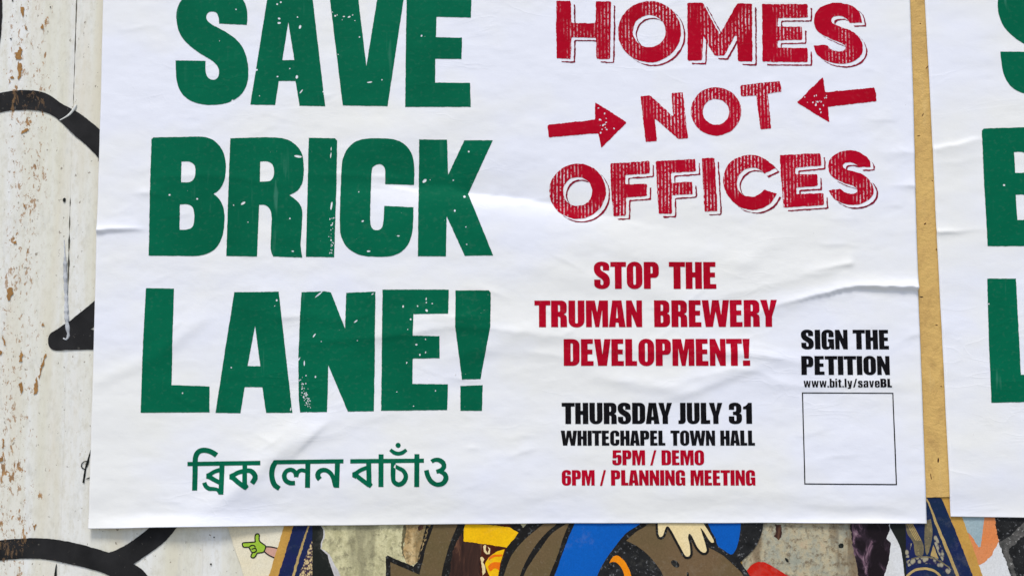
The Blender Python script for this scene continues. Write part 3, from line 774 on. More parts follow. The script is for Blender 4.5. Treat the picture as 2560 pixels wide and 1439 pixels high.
layer('orange_arc', [(1523, 1406), (1533, 1390, 1), (1545, 1388, 1), (1557, 1397, 1), (1566, 1408, 1), (1578, 1439, 1), (1584, B), (1568, B), (1561, 1439, 1), (1553, 1417, 1), (1539, 1404, 1), (1528, 1404, 1)], M_ORG, 14)
layer('blue_shape', [(1448, T), (1436.7, 1308), (1422, 1340), (1406, 1383), (1386, 1439), (1366, B), (1466, B), (1492, 1439, 1), (1514, 1397, 1), (1542, 1359, 1), (1565.6, 1331, 1), (1600, 1308, 1), (1630, T)], M_BLUE, 14)
layer('black_outline', [(1745, T), (1758, 1307), (1772, 1335), (1764, 1355), (1772, 1367), (1806, 1386, 1), (1837, 1414, 1), (1859, 1439, 1), (1885, B), (1910, B), (1876, 1439), (1851, 1404), (1880, 1376, 1), (1894, 1356, 1), (1904, 1330, 1), (1908, 1308, 1), (1910, T)], M_ROUGHBLACK, 13)
layer('blue_shape', [(1755, T), (1770, 1308), (1784, 1340), (1795, 1364), (1810, 1374, 1), (1822, 1382, 1), (1830, 1384, 1), (1838, 1374, 1), (1844, 1358, 1), (1849, 1335, 1), (1851.6, 1308, 1), (1852, T)], M_BLUE, 14)
hand = [(1644.5, T), (1644.5, 1306), (1646, 1334, 1), (1651.6, 1341, 1), (1658, 1335, 1), (1663, 1320, 1), (1668, 1314, 1), (1676, 1321, 1), (1697, 1359, 1), (1711, 1385, 1), (1719, 1390, 1), (1725.5, 1384, 1), (1724, 1362, 1), (1720, 1342, 1), (1722, 1333), (1728, 1336, 1), (1743.8, 1367, 1),
        (1757.8, 1380, 1), (1766, 1376, 1), (1764, 1362, 1), (1757, 1338, 1), (1750, 1317), (1759, 1327, 1), (1775, 1352, 1), (1782, 1355, 1), (1783.6, 1348, 1), (1758, 1306), (1745, T)]
hp = curve_path(hand)
hp2 = hp[(hp[:, 1] > 1290)]
ho = []
for i in range(0, len(hp2) - 1):
    a, b = hp2[i], hp2[i + 1]
    if np.hypot(*(b - a)) < 60 and not (a[1] < 1300 and b[1] < 1300):
        ho.append(ellipse(a[0], a[1], 6.2, 6.2, 0, 10)); ho.append(ellipse((a[0] + b[0]) / 2, (a[1] + b[1]) / 2, 6.2, 6.2, 0, 10))
layer('hand_outline', ho, M_OUT, 15, rg=0)
layer('hand_shape', [hp], M_CREAM, 17, rg=0.2)
layer('black_dot', [ellipse(1688, 1408, 12, 7.5, 38)], M_OUT, 12, rg=0.2)
layer('black_dot', [stroke([(1719, 1429), (1720, 1445)], [4, 7])], M_OUT, 12, rg=0)
layer('red_shape', [(1866, 1424), (1881, 1409, 1), (1895, 1403), (1911, 1403), (1973, 1439), (2060, B), (1900, B), (1876, 1439)], M_REDP, 14, rg=0.6)
layer('stone_hole', [ellipse(1967, 1398, 3.2, 7, -38)], M_SIL, 3, rg=0.8)
layer('stone_hole', [[(1936, 1310), (1953, 1309), (1955, 1335), (1948, 1350), (1936, 1341), (1940, 1325)]], M_FUR, 3, rg=1.8)
layer('stone_hole', [ellipse(2103, 1362, 7, 6, 10)], M_SIL, 3, rg=1.4)
layer('plum_rock', [(2120, T), (2125.5, 1310), (2131, 1360), (2146, 1433), (2152, B), (2200, B), (2230, 1433), (2235, T)], M_PURP, 4, rg=2.0)
layer('white_shape', [(2222, 1312), (2224.7, 1322), (2216, 1345), (2227, 1356), (2222, 1400), (2211, 1436), (2200, B), (2290, B), (2290, T), (2232, T)], M_WHITE, 5, rg=0.6)
layer('navy_field', [(2262, T), (2270, 1300), (2300, 1243), (2353, 1243), (2370, 1282), (2393, 1337), (2416.7, 1399), (2432.5, 1439), (2458, B), (2262, B)], M_NAVY, 6, rg=0.7)
layer('black_band', [(2228, T), (2224, 1316), (2248, 1360, 1), (2256, 1395, 1), (2261, 1439, 1), (2268, B), (2275, B), (2266, 1439), (2264, 1311), (2266, T)], M_SIL, 7)
layer('gold_stripe', [(2300, 1215), (2322, 1252), (2345, 1310), (2375, 1380), (2398, 1439), (2420, B), (2412, B), (2390, 1439), (2366, 1380), (2338, 1310), (2319, 1255), (2290, 1215)], M_GOLD, 8, rg=0.5)
layer('feather', [(2262, 1300), (2277, 1298), (2288, 1322, 1), (2300, 1342, 1), (2309, 1366, 1), (2306, 1387, 1), (2290, 1388, 1), (2285, 1372, 1), (2283, 1355, 1), (2268, 1332, 1)], M_GOLDGREY, 8)
for q in range(4):
    layer('feather_line', [stroke([(2268 + q * 4.2, 1308), (2279 + q * 4.4, 1330), (2290 + q * 4, 1350)], 1.6)], M_GOLD, 9, rg=0)
layer('feather', [(2313, 1300), (2327, 1296), (2331, 1325, 1), (2327, 1357, 1), (2318, 1386, 1), (2312, 1366, 1), (2311, 1330, 1)], M_GOLDGREY, 8)
layer('feather', [(2333, 1361), (2346, 1395), (2326, 1388)], M_GOLD, 8, rg=0.6)
layer('bead_row', [stroke([(2336, 1332), (2342, 1356), (2352, 1380), (2362, 1404)], [4, 12, 14, 8])], M_LAT2, 8, rg=0.6)
layer('bead_row', [stroke([(2268, 1408), (2290, 1400), (2315, 1398), (2345, 1406), (2375, 1428)], [14, 17, 17, 18, 14])], M_LAT2, 8, rg=1)
layer('bead_row', [stroke([(2276, 1356), (2270, 1372), (2268, 1392)], [6, 12, 8])], M_LAT2, 8, rg=1)
layer('gold_arc', [stroke([(2278, 1396), (2300, 1391), (2324, 1392), (2350, 1402), (2374, 1418)], 3)], M_GOLDGREY, 9, rg=0.3)
layer('gold_arc', [stroke([(2266, 1440), (2286, 1424), (2312, 1420), (2334, 1425), (2350, 1440), (2360, 1470)], 6)], M_GOLD, 9, rg=0.5)

# ------------------------------------------------------------------ torn painted print at the lower right
tp = thing('torn_print', 'torn orange, grey-blue and black painted paper at the lower right corner', 'paper', (0.47, 0, 1.2))
f2 = flat(0.00030)
def lay2(name, pts, mat, lv, rg=0.8, **kw):
    return shape(name, [pts], [], f2, mat, tp, lift=lv * 0.00005, grid=12, step=4, ragged=rg, **kw)
lay2('white_paint', [(2380, 1265), (2760, 1265), (2760, 1500), (2380, 1500)], M_WHITE, 0)
lay2('orange_paint', [(2380, 1265), (2486, 1265), (2488, 1296), (2497, 1352), (2480, 1386), (2461, 1405), (2447, 1411), (2430, 1400)], M_ORPAINT, 1, 1.0)
lay2('blue_paint', [(2385, 1265), (2463, 1265), (2461, 1294), (2455, 1340), (2452, 1366), (2446, 1366), (2428, 1337), (2408, 1320), (2396, 1297)], M_GREYBL, 2, 0.9)
lay2('black_paint', [(2486, 1265), (2760, 1265), (2760, 1500), (2545, 1500), (2528, 1439), (2513, 1395), (2503, 1370), (2497, 1352), (2488, 1310)], M_ROUGHBLACK, 1, 1.8)
lay2('grey_paint', [(2640, 1265), (2590, 1280), (2556, 1309), (2530, 1335), (2498, 1355), (2510, 1390), (2530, 1439), (2545, 1500), (2560, 1500), (2536, 1420), (2522, 1375), (2550, 1345), (2600, 1310), (2660, 1290)], M_GREYBAND, 2, 2.2)

# ------------------------------------------------------------------ kraft paper between the posters
kp = thing('kraft_paper', 'narrow strip of ochre brown paper showing between the two posters', 'paper', (0.42, 0, 1.5))
shape('sheet', [[(2200, -520), (2400, -520), (2440, 1239), (2205, 1245)]], [], flat(0.0010), M_KRAFT, kp, lift=0.0004, grid=10, step=8, ragged=0.3)
shape('stain', [ellipse(2303, 742, 4.2, 1.4, 0)], [], flat(0.0010), M_FUR, kp, lift=0.0005, grid=12, ragged=0.3)
for (x, y, a, b, r) in [(2299, 900, 1, 6, -15), (2341, 812, 3, 1, 10), (2312, 560, 1.6, 4, 50), (2345, 1150, 2, 6, 5), (2327, 1190, 1, 8, -8), (2300, 60, 2, 1.2, 0), (2330, 452, 2.0, 1.2, 20), (2352, 965, 2.2, 1, 0), (2306, 288, 1, 5, 30), (2318, 168, 1, 7, 40), (2340, 624, 1.2, 3, 10), (2296, 340, 4, 1, -10)]:
    shape('stain', [ellipse(x, y, a, b, r)], [], flat(0.0010), M_DRED, kp, lift=0.0005, grid=12, ragged=0.4)

# ------------------------------------------------------------------ posters
def sheet(name, le, re, be, hfn, mat, parent, vtop=-520, nx=430, step=4.2):
    """le/re: left and right edge u as function of v; be: bottom edge v as function of s"""
    s = np.linspace(0, 1, nx)
    tv = np.concatenate([np.linspace(vtop, -30, 20)[:-1], np.arange(-30, 1240, step), np.linspace(1240, 1310, 36)])
    tv = (tv - vtop) / (1310 - vtop)
    SS, TT = np.meshgrid(s, tv)
    bot = be(SS)
    Vv = vtop + (bot - vtop) * TT
    L = le(Vv); R = re(Vv)
    U = L + (R - L) * SS
    X, Z = wall_pt(U, Vv, 0.0026)
    H = hfn(U, Vv)
    P = np.stack([X, -H, Z], -1).reshape(-1, 3)
    n, m = SS.shape
    idx = np.arange(n * m).reshape(n, m)
    F = np.stack([idx[:-1, :-1], idx[1:, :-1], idx[1:, 1:], idx[:-1, 1:]], -1).reshape(-1, 4)
    # turned-back rim gives the paper its edge
    rim = np.concatenate([idx[:, 0], idx[-1, 1:], idx[::-1, -1][1:]])
    back = P[rim] + np.array([0, 0.00022, 0])
    k = len(P)
    P = np.vstack([P, back])
    q = np.arange(len(rim) - 1)
    F2 = np.stack([rim[q], k + q, k + q + 1, rim[q + 1]], -1)
    return link(name, P, np.vstack([F, F2]), mat, parent)

poster = thing('poster', 'white poster reading SAVE BRICK LANE! in green and HOMES NOT OFFICES in red', 'poster', (0, 0, 1.5), 'posters pasted side by side')
wob = lambda v: 1.2 * vnoise(v / 120.0, v * 0 + 2)
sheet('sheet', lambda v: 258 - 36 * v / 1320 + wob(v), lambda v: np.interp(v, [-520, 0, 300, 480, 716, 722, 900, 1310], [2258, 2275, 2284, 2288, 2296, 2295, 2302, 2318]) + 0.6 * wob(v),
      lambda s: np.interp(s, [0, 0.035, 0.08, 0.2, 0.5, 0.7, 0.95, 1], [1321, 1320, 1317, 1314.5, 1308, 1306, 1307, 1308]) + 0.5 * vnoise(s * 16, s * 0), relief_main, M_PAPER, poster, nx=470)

GL = 0.00020
chips = {
 'S': [(590, 24, 2, 2, 0), (549, 103, 1.5, 1.5, 0), (581, 251, 3.4, 1.5, -40)],
 'A': [(698, 47, 3.5, 2.5, 20), (698, 58, 4.5, 2.8, 0), (744, 43, 2, 2, 0), (750, 68, 3, 5, 20), (702, 6, 2.5, 2.5, 0), (693, 11, 2.5, 2.5, 0), (642, 175, 3, 2.5, 0), (694, 192, 2.5, 2, 0), (742, 193, 3.2, 4.5, 10), (725, 172, 1.8, 1.8, 0), (753, 229, 6.5, 1.8, -50), (809, 230, 3, 2, 0), (649, 240, 1.5, 1.5, 0)],
 'V': [(838, 40, 2.5, 2.5, 0), (843, 38, 1.5, 2, 0), (860, 42, 3, 1.8, 0), (873, 43, 4, 2.2, -20), (882, 38, 2, 1.5, 0), (887, 52, 1.5, 1.5, 0), (856, 50, 1.5, 1.5, 0), (831, 31, 1.5, 1.5, 0), (899, 93, 2, 2, 0), (924, 206, 7, 2, -5), (955, 200, 2, 2, 0), (845, 137, 1.5, 1.5, 0)],
 'E': [(1054, 90, 2.5, 2.5, 0)],
 'B': [(424, 487, 2.6, 2.6, 0), (493, 497, 2.6, 2.4, 0)],
 'R': [(608, 508, 6.5, 3, -30), (745, 391, 10, 3.2, 8), (725, 546, 2.2, 2.2, 0), (732, 628, 3.5, 2, 0), (584, 513, 1.6, 1.6, 0), (620, 555, 1.5, 1.5, 0)],
 'I': [(828, 372, 1.3, 5, 5), (827, 388, 1.4, 8, 5), (829, 515, 2.3, 11, 8)],
 'C': [(907, 553, 3.5, 2.5, -30), (996, 590, 4, 2, 0), (922, 628, 5, 2.2, 0), (897, 480, 1.5, 1.5, 0)],
 'K': [(1061, 452, 6.5, 4, -40), (1075, 449, 1.5, 1.5, 0), (1172, 379, 2.5, 2.5, 0), (1133, 450, 2, 2, 0), (1161, 491, 3.2, 3.2, 0), (1137, 527, 2.4, 3, 0), (1165, 568, 1.8, 1.8, 0), (1167, 611, 2, 1.8, 0)],
 'L': [(457, 982, 2, 2, 0)],
 'A2': [(578, 918, 2, 2, 0), (692, 750, 2, 3, 0), (727, 1022, 1.5, 5, 10), (687, 764, 1.5, 1.5, 0)],
 'N': [(797, 736, 13, 1.9, -40), (786, 838, 1.9, 6, 35), (890, 803, 1.9, 6, 50), (761, 907, 1.8, 7, 0), (748, 897, 1.5, 6, 35), (765, 938, 2, 2, 0), (789, 941, 2, 3, 0), (932, 735, 4, 1.5, -30), (804, 853, 1.5, 1.5, 0), (894, 851, 1.7, 1.7, 0)],
 'E2': [(1008, 766, 2, 3.5, 0), (1044, 765, 2, 2.5, 0), (1066, 747, 1.4, 4, 10), (1066, 756, 2, 2, 0), (1081, 759, 2, 2, 0), (1067, 776, 3, 4, -30), (1027, 798, 2.5, 2.5, 0), (1020, 823, 1.6, 1.6, 0), (1041, 861, 3, 2.4, 0), (1050, 886, 2, 3, 0), (1064, 880, 1.5, 3, 20), (1017, 906, 1.6, 3, 10), (1034, 1014, 1.8, 1.8, 0), (992, 979, 1.6, 1.6, 0), (1089, 976, 1.5, 2, 0), (1064, 848, 1.5, 2, 0)],
 '!': [], '.': []}
rnd = random.Random(5)
for _ in range(26):
    y = rnd.uniform(545, 634)
    chips['I'].append((831 + rnd.gauss(0, 3) - (y - 545) * 0.04, y, rnd.uniform(0.9, 1.8), rnd.uniform(1, 3), rnd.uniform(-20, 20)))
for _ in range(60):
    k = rnd.random()
    chips['N'].append((751 + k * 24 + rnd.gauss(0, 4.5), 950 + k * 66 + rnd.gauss(0, 9), rnd.uniform(0.8, 2.0), rnd.uniform(0.8, 2.0), rnd.uniform(0, 90)))
LET = {
 'S': ([[(617, 63), (619, 42, 1), (616, 18, 1), (607, 0, 1), (592, -15, 1), (568, -25, 1), (535, -29, 1), (500, -26, 1), (473, -16, 1), (455, 0, 1), (444, 20, 1), (441, 42, 1), (443, 62, 1), (449, 82, 1), (460, 100, 1), (478, 118, 1), (500, 134, 1), (525, 149, 1),
         (538, 159, 1), (546, 171, 1), (548, 184, 1), (545, 194, 1), (539, 199, 1), (532, 200, 1), (524, 198, 1), (518, 191, 1), (514, 178, 1), (514, 153), (439, 152), (440, 182, 1), (443, 206, 1), (450, 226, 1), (462, 242, 1), (480, 254, 1), (505, 261, 1), (530, 263, 1),
         (560, 260, 1), (584, 251, 1), (602, 238, 1), (613, 222, 1), (620, 200, 1), (621, 175, 1), (618, 150, 1), (612, 130, 1), (603, 113, 1), (588, 97, 1), (568, 83, 1), (545, 70, 1), (530, 62, 1), (520, 54, 1), (516, 45, 1), (518, 36, 1), (524, 31, 1), (532, 30, 1), (540, 32, 1), (546, 41, 1), (548, 60)]], []),
 'A': ([[(672, -25), (779, -25), (813, 266), (749, 265), (739, 203), (697, 203), (688, 263), (626, 262)]], [[(721, 56), (706, 151), (736, 151)]]),
 'V': ([[(822, -25), (893, -25), (896, 0), (916, 166), (943, 0), (947, -25), (1013, -25), (1009, 0), (969, 266), (857, 264), (825, 0)]], []),
 'E': ([[(1017, -25), (1180, -25), (1177, 45), (1091, 43), (1090, 94), (1155, 95), (1154, 148), (1088, 148), (1088, 207), (1175, 208), (1177, 268), (1013, 268), (1015, 100)]], []),
 'B': ([[(379, 349), (384, 344), (440, 343), (500, 342, 1), (528, 348, 1), (550, 366, 1), (562, 392, 1), (565, 422, 1), (562, 448, 1), (554, 467, 1), (545, 478, 1), (534, 485), (546, 495, 1), (556, 511, 1), (561, 533, 1), (561, 560, 1), (556, 590, 1), (544, 615, 1), (525, 631, 1), (500, 639, 1), (470, 640), (372, 639), (375, 480)]],
       [[(454, 404), (473, 404, 1), (485, 411, 1), (489, 424, 1), (488, 440, 1), (481, 452, 1), (470, 456, 1), (453, 456)], [(450, 511), (468, 511, 1), (481, 517, 1), (486, 534, 1), (485, 555, 1), (480, 568, 1), (466, 574, 1), (449, 574)]]),
 'R': ([[(576, 346), (640, 344), (690, 344, 1), (720, 350, 1), (742, 365, 1), (755, 385, 1), (759, 410, 1), (759, 440, 1), (754, 462, 1), (742, 478, 1), (724, 488), (740, 500, 1), (752, 515, 1), (756, 535, 1), (754, 580, 1), (752, 612, 1), (756, 644), (683, 641), (677, 622, 1), (678, 580, 1), (679, 540, 1), (674, 522, 1), (663, 513, 1), (648, 512), (646, 560), (643, 641), (566, 640), (571, 480)]],
       [[(651, 404), (668, 404, 1), (681, 411, 1), (685, 425, 1), (684, 442, 1), (676, 452, 1), (662, 454, 1), (650, 455)]]),
 'I': ([[(772, 345), (838, 346), (843, 352), (841, 480), (836, 643), (765, 642), (769, 480)]], []),
 'C': ([[(1035, 462), (963, 460), (963, 430, 1), (960, 417, 1), (952, 411, 1), (944, 411, 1), (934, 416, 1), (929, 428, 1), (927, 480, 1), (926, 545, 1), (928, 565, 1), (934, 574, 1), (942, 576, 1), (952, 573, 1), (958, 562, 1), (960, 540, 1), (961, 515), (1034, 519), (1033, 560, 1), (1029, 590, 1), (1018, 615, 1), (1000, 632, 1), (975, 641, 1),
         (940, 642, 1), (905, 639, 1), (880, 628, 1), (862, 610, 1), (852, 585, 1), (850, 550, 1), (851, 500, 1), (854, 420, 1), (858, 395, 1), (870, 371, 1), (890, 354, 1), (920, 347, 1), (970, 347, 1), (1000, 354, 1), (1020, 370, 1), (1032, 393, 1), (1036, 425, 1)]], []),
 'K': ([[(1048, 349), (1118, 350), (1120, 437), (1161, 351), (1232, 351), (1170, 484), (1233, 639), (1162, 640), (1117, 541), (1115, 641), (1045, 641)]], []),
 'L': ([[(365, 720), (435, 721), (432, 840), (429, 962), (524, 965), (524, 1030), (352, 1031), (357, 880)]], []),
 'A2': ([[(586, 730), (697, 729), (731, 1031), (665, 1031), (656, 967), (612, 967), (601, 1032), (539, 1031), (562, 880)]], [[(638, 814), (619, 914), (651, 915)]]),
 'N': ([[(754, 730), (812, 728), (828, 731), (863, 821), (866, 732), (939, 729), (937, 900), (935, 1027), (870, 1028), (821, 912), (818, 1029), (751, 1030), (747, 1000), (746, 900), (750, 800)]], []),
 'E2': ([[(957, 724), (1122, 724), (1121, 784), (1034, 785), (1032, 839), (1099, 840), (1099, 895), (1032, 896), (1031, 959), (1120, 960), (1118, 1024), (953, 1026), (955, 860)]], []),
 '!': ([[(1139, 726), (1222, 726), (1227, 732), (1226, 815), (1201, 947), (1155, 948), (1138, 815)], [(1151, 964), (1207, 962), (1205, 1026), (1151, 1026)]], []),
}
for k, (adds, holes) in LET.items():
    hs = [curve_path(h) for h in holes] + [ellipse(*c, n=10) for c in chips[k]]
    o = shape('letter', adds, hs, relief_main, M_GREEN, poster, lift=GL, grid=5, step=3, ragged=0.35)
    o['label'] = 'large green headline letter ' + k[0]

# Bengali line, built from pen strokes
def bw(name, parts):
    shape('letter', parts, [], relief_main, M_GREEN_S, poster, lift=GL, grid=5, step=3, ragged=0.12)
P_ = lambda *p: np.array(p, float)
bw('word', [P_((469, 1153.5), (652, 1150.5), (652, 1161.5), (469, 1164)), stroke([(487, 1225), (488, 1180), (488.5, 1150), (490, 1139), (495, 1130), (504, 1125), (514, 1124.5), (525, 1127), (534, 1131.5), (542, 1137)], 13),
            stroke([(555.5, 1157), (553.5, 1235)], 12.5), stroke([(552, 1173), (536, 1178), (520, 1189)], [11, 10, 11]), stroke([(519, 1187), (534, 1197), (552, 1206)], [13, 11, 11]), P_((516, 1183), (524, 1180), (524, 1197), (516, 1195)),
            stroke([(511, 1205), (515, 1214), (523, 1220), (535, 1221), (545, 1223), (551, 1231)], [11, 11, 11, 10, 9, 9]),
            stroke([(613, 1157), (613, 1216)], 12), stroke([(613, 1176), (596, 1180), (579, 1190)], [12, 11, 11]), stroke([(578, 1188), (595, 1203), (614, 1217)], [12, 12, 12]), P_((574, 1185), (582, 1181), (583, 1200), (574, 1196)), P_((603, 1213), (612, 1223), (616, 1223), (623, 1215), (619, 1208)),
            stroke([(615, 1175), (628, 1176), (637, 1184), (639, 1194), (631, 1207)], [11, 12, 13, 13, 12])])
bw('word', [P_((686, 1149), (859, 1146.5), (859, 1157), (690, 1159.5)), stroke([(691, 1152), (683, 1166), (680, 1182), (682, 1199), (688, 1212), (699, 1220)], [12, 13, 13, 13, 13, 12]),
            stroke([(770, 1152), (769, 1218)], 12.5), stroke([(738, 1206), (726, 1206), (715, 1200), (711, 1188), (716, 1177), (728, 1173), (738, 1179), (741, 1191)], [11, 12, 12, 12, 11, 11, 11, 11]), stroke([(741, 1191), (745, 1179), (754, 1174), (766, 1177)], 10),
            stroke([(844, 1152), (842, 1218)], 12.5), stroke([(800, 1197), (795, 1190), (796, 1181), (803, 1175), (814, 1174), (826, 1181), (834, 1195), (838, 1216)], [13, 13, 12, 11, 11, 11, 11, 8])])
bw('word', [P_((876, 1146.5), (1060, 1145), (1060, 1155.5), (876, 1157.5)), stroke([(922, 1152), (923, 1210)], 12.5), stroke([(921, 1167), (904, 1173), (887, 1184)], [10, 10, 10]), stroke([(886, 1183), (903, 1197), (923, 1212)], [11, 11, 11]), P_((881, 1180), (889, 1177), (890, 1196), (881, 1191)), P_((914, 1209), (923, 1218), (926, 1218), (932, 1210), (928, 1204)),
            stroke([(953, 1134.5), (952.5, 1216)], 12.5), stroke([(983.5, 1152), (983, 1192), (986, 1204), (997, 1210), (1009, 1204), (1015, 1190), (1009, 1176), (997, 1169), (986, 1163)], [12, 12, 12, 11, 12, 12, 11, 10, 9]),
            stroke([(976, 1123), (985, 1130), (996, 1133), (1007, 1130), (1016, 1123)], [8, 10, 10, 10, 8]), ellipse(995.5, 1112, 6.6, 6.6), stroke([(1042.5, 1134), (1042, 1216)], 12.5),
            stroke([(1079, 1153), (1087, 1148.5), (1098, 1149), (1108, 1156), (1110, 1166), (1103, 1174), (1091, 1178)], [10, 10, 12, 12, 12, 11, 10]), stroke([(1097, 1176), (1111, 1183), (1115, 1195), (1107, 1207), (1092, 1210), (1078, 1202), (1070, 1189), (1066, 1174)], [9, 12, 13, 12, 11, 12, 12, 12])])

# red wood-type lines with a thin drop line
RED = [
 ('H', [[(1391, 3), (1427, 3), (1428, 58), (1488, 59), (1490, 4), (1527, 5), (1527, 60), (1525, 149), (1491, 148), (1490, 95), (1428, 94), (1427, 148), (1392, 147), (1390, 80)]], [], 1),
 ('O', [ellipse(1623.4, 80, 78.7, 76.6)], [ellipse(1623, 79, 41, 40)], 1),
 ('M', [[(1718, 8), (1757, 8), (1799, 87), (1843, 9), (1880, 10), (1881, 155), (1845, 154), (1842, 90), (1837, 90), (1810, 140), (1786, 140), (1758, 90), (1755, 152), (1719, 152)]], [], 1),
 ('E', [[(1905, 11), (2019, 11), (2019, 45), (1945, 46), (1944, 67), (2005, 68), (2005, 101), (1944, 102), (1944, 120), (2019, 121), (2019, 156), (1906, 155)]], [], 1),
 ('S', [[(2154, 57.6), (2125, 58.5), (2115, 47, 1), (2102, 41.4, 1), (2084, 43, 1), (2077.6, 50.4, 1), (2082, 60, 1), (2102, 68.4, 1), (2129, 79, 1), (2147, 93.6, 1), (2156.8, 115, 1), (2153, 137, 1), (2134, 154, 1), (2102, 160, 1), (2066, 153, 1), (2042, 136, 1), (2033.5, 115), (2064, 113.4, 1), (2076, 124, 1),
         (2094.7, 129.6, 1), (2110, 127, 1), (2114.5, 118.8, 1), (2105.5, 109.8, 1), (2075, 97, 1), (2048, 82.8, 1), (2037, 66.6, 1), (2035, 46, 1), (2044.3, 25, 1), (2066, 12, 1), (2098, 8, 1), (2130.7, 16, 1), (2149, 34, 1)]], [], 1),
 ('N', [[(1601, 241), (1626, 239.4), (1683, 292), (1678.3, 233), (1707, 231.3), (1719.7, 346.5), (1695.4, 348), (1637, 296), (1642, 353.7), (1614.4, 355.5)]], [], 0),
 ('O', [ellipse(1790, 279, 63, 60.5)], [ellipse(1790, 280, 33, 32.5)], 0),
 ('T', [[(1850, 214), (1950, 203), (1954, 229.3), (1919, 235), (1928, 322), (1901, 324.7), (1890.5, 239), (1852.7, 242)]], [], 0),
 ('arrow', [[(1368.8, 312.3), (1487.6, 299.5), (1487.6, 256.5), (1566.4, 306), (1502.9, 371), (1496, 333), (1372, 343.8)]], [], 0),
 ('arrow', [[(2057, 192.4), (2063, 231), (2186.5, 219.4), (2192, 253.6), (2069.5, 267.5), (2073, 306.7), (1992, 257)]], [], 0),
 ('O', [ellipse(1444, 478.2, 70.6, 68.8)], [ellipse(1444, 478.7, 36.5, 36)], 1),
 ('F', [[(1525.4, 408.5), (1623.4, 403), (1624.3, 433.7), (1563, 438), (1563, 460.7), (1617, 459.8), (1617, 490.4), (1565, 494), (1565, 539), (1533.5, 540), (1528, 476)]], [], 1),
 ('F', [[(1639.6, 403), (1738.6, 397.7), (1739.5, 428.3), (1677, 432.8), (1678.3, 457), (1730.5, 454.4), (1731.4, 485), (1679.2, 488.6), (1680, 533.6), (1646.8, 534.5), (1642, 467)]], [], 1),
 ('I', [[(1754, 396), (1786.3, 395), (1793.5, 528), (1761, 529)]], [], 1),
 ('C', [[(1938, 421), (1911, 434.6), (1900, 424.7, 1), (1884, 419.3, 1), (1866, 422, 1), (1850, 434.6, 1), (1842, 452.6, 1), (1844.6, 472.4, 1), (1857, 486.8, 1), (1875, 492, 1), (1895, 487.7, 1), (1911, 474), (1941.8, 484), (1927.4, 506.6, 1), (1904, 521, 1), (1877, 524.6, 1), (1846, 515.6, 1), (1823, 494, 1),
         (1809.5, 467, 1), (1807.7, 443.6, 1), (1817.6, 416.6, 1), (1835.6, 398.6, 1), (1862.6, 388.7, 1), (1889.6, 388.7, 1), (1916.6, 400.4, 1)]], [], 1),
 ('E', [[(1949, 387.8), (2051.5, 383.3), (2053.3, 413.9), (1988, 420), (1988.5, 436.4), (2043.4, 435.5), (2044.3, 465.2), (1990.3, 468.8), (1991.2, 485.9), (2058.7, 482.3), (2059.6, 512.9), (1958, 519.2), (1952.5, 440)]], [], 1),
 ('S', [[(2175.7, 417.5), (2147, 418.4), (2138, 409.4, 1), (2121.7, 406, 1), (2109, 409.4, 1), (2107.3, 417.5, 1), (2116.3, 423.8, 1), (2147, 432.8, 1), (2168.5, 445.4, 1), (2182, 465.2, 1), (2182, 486.8, 1), (2166.7, 503, 1), (2141.5, 512, 1), (2111, 510.2, 1), (2084, 495.8, 1), (2071.3, 476), (2100, 472.4, 1),
         (2111, 480.5, 1), (2127, 484, 1), (2139.7, 482.3, 1), (2143.3, 475, 1), (2132.5, 465.2, 1), (2102, 454.4, 1), (2080.3, 441.8, 1), (2070.4, 422, 1), (2073, 402.2, 1), (2087.5, 386, 1), (2116.3, 376, 1), (2143.3, 378.8, 1), (2166.7, 393.2, 1), (2175.7, 407.6, 1)]], [], 1),
]
def round_corners(poly, r):
    P = [np.array(p[:2], float) for p in poly]
    n = len(P); out = []
    for i in range(n):
        rr = poly[i][2] if len(poly[i]) > 2 else r
        a, b, c = P[i - 1], P[i], P[(i + 1) % n]
        da = np.hypot(*(a - b)); dc = np.hypot(*(c - b))
        if rr <= 0 or da < 1e-6 or dc < 1e-6:
            out.append(b); continue
        ra = min(rr, da * 0.49); rc = min(rr, dc * 0.49)
        p0 = b + (a - b) / da * ra; p2 = b + (c - b) / dc * rc
        m = 5 if rr > 3 else 3
        # a circular-looking corner: cubic with 0.55 handles
        for k in range(m + 1):
            t = k / m
            q = (1 - t) ** 3 * p0 + 3 * (1 - t) ** 2 * t * (p0 + (b - p0) * 0.55) + 3 * (1 - t) * t * t * (p2 + (b - p2) * 0.55) + t ** 3 * p2
            out.append(q)
    return np.array(out)
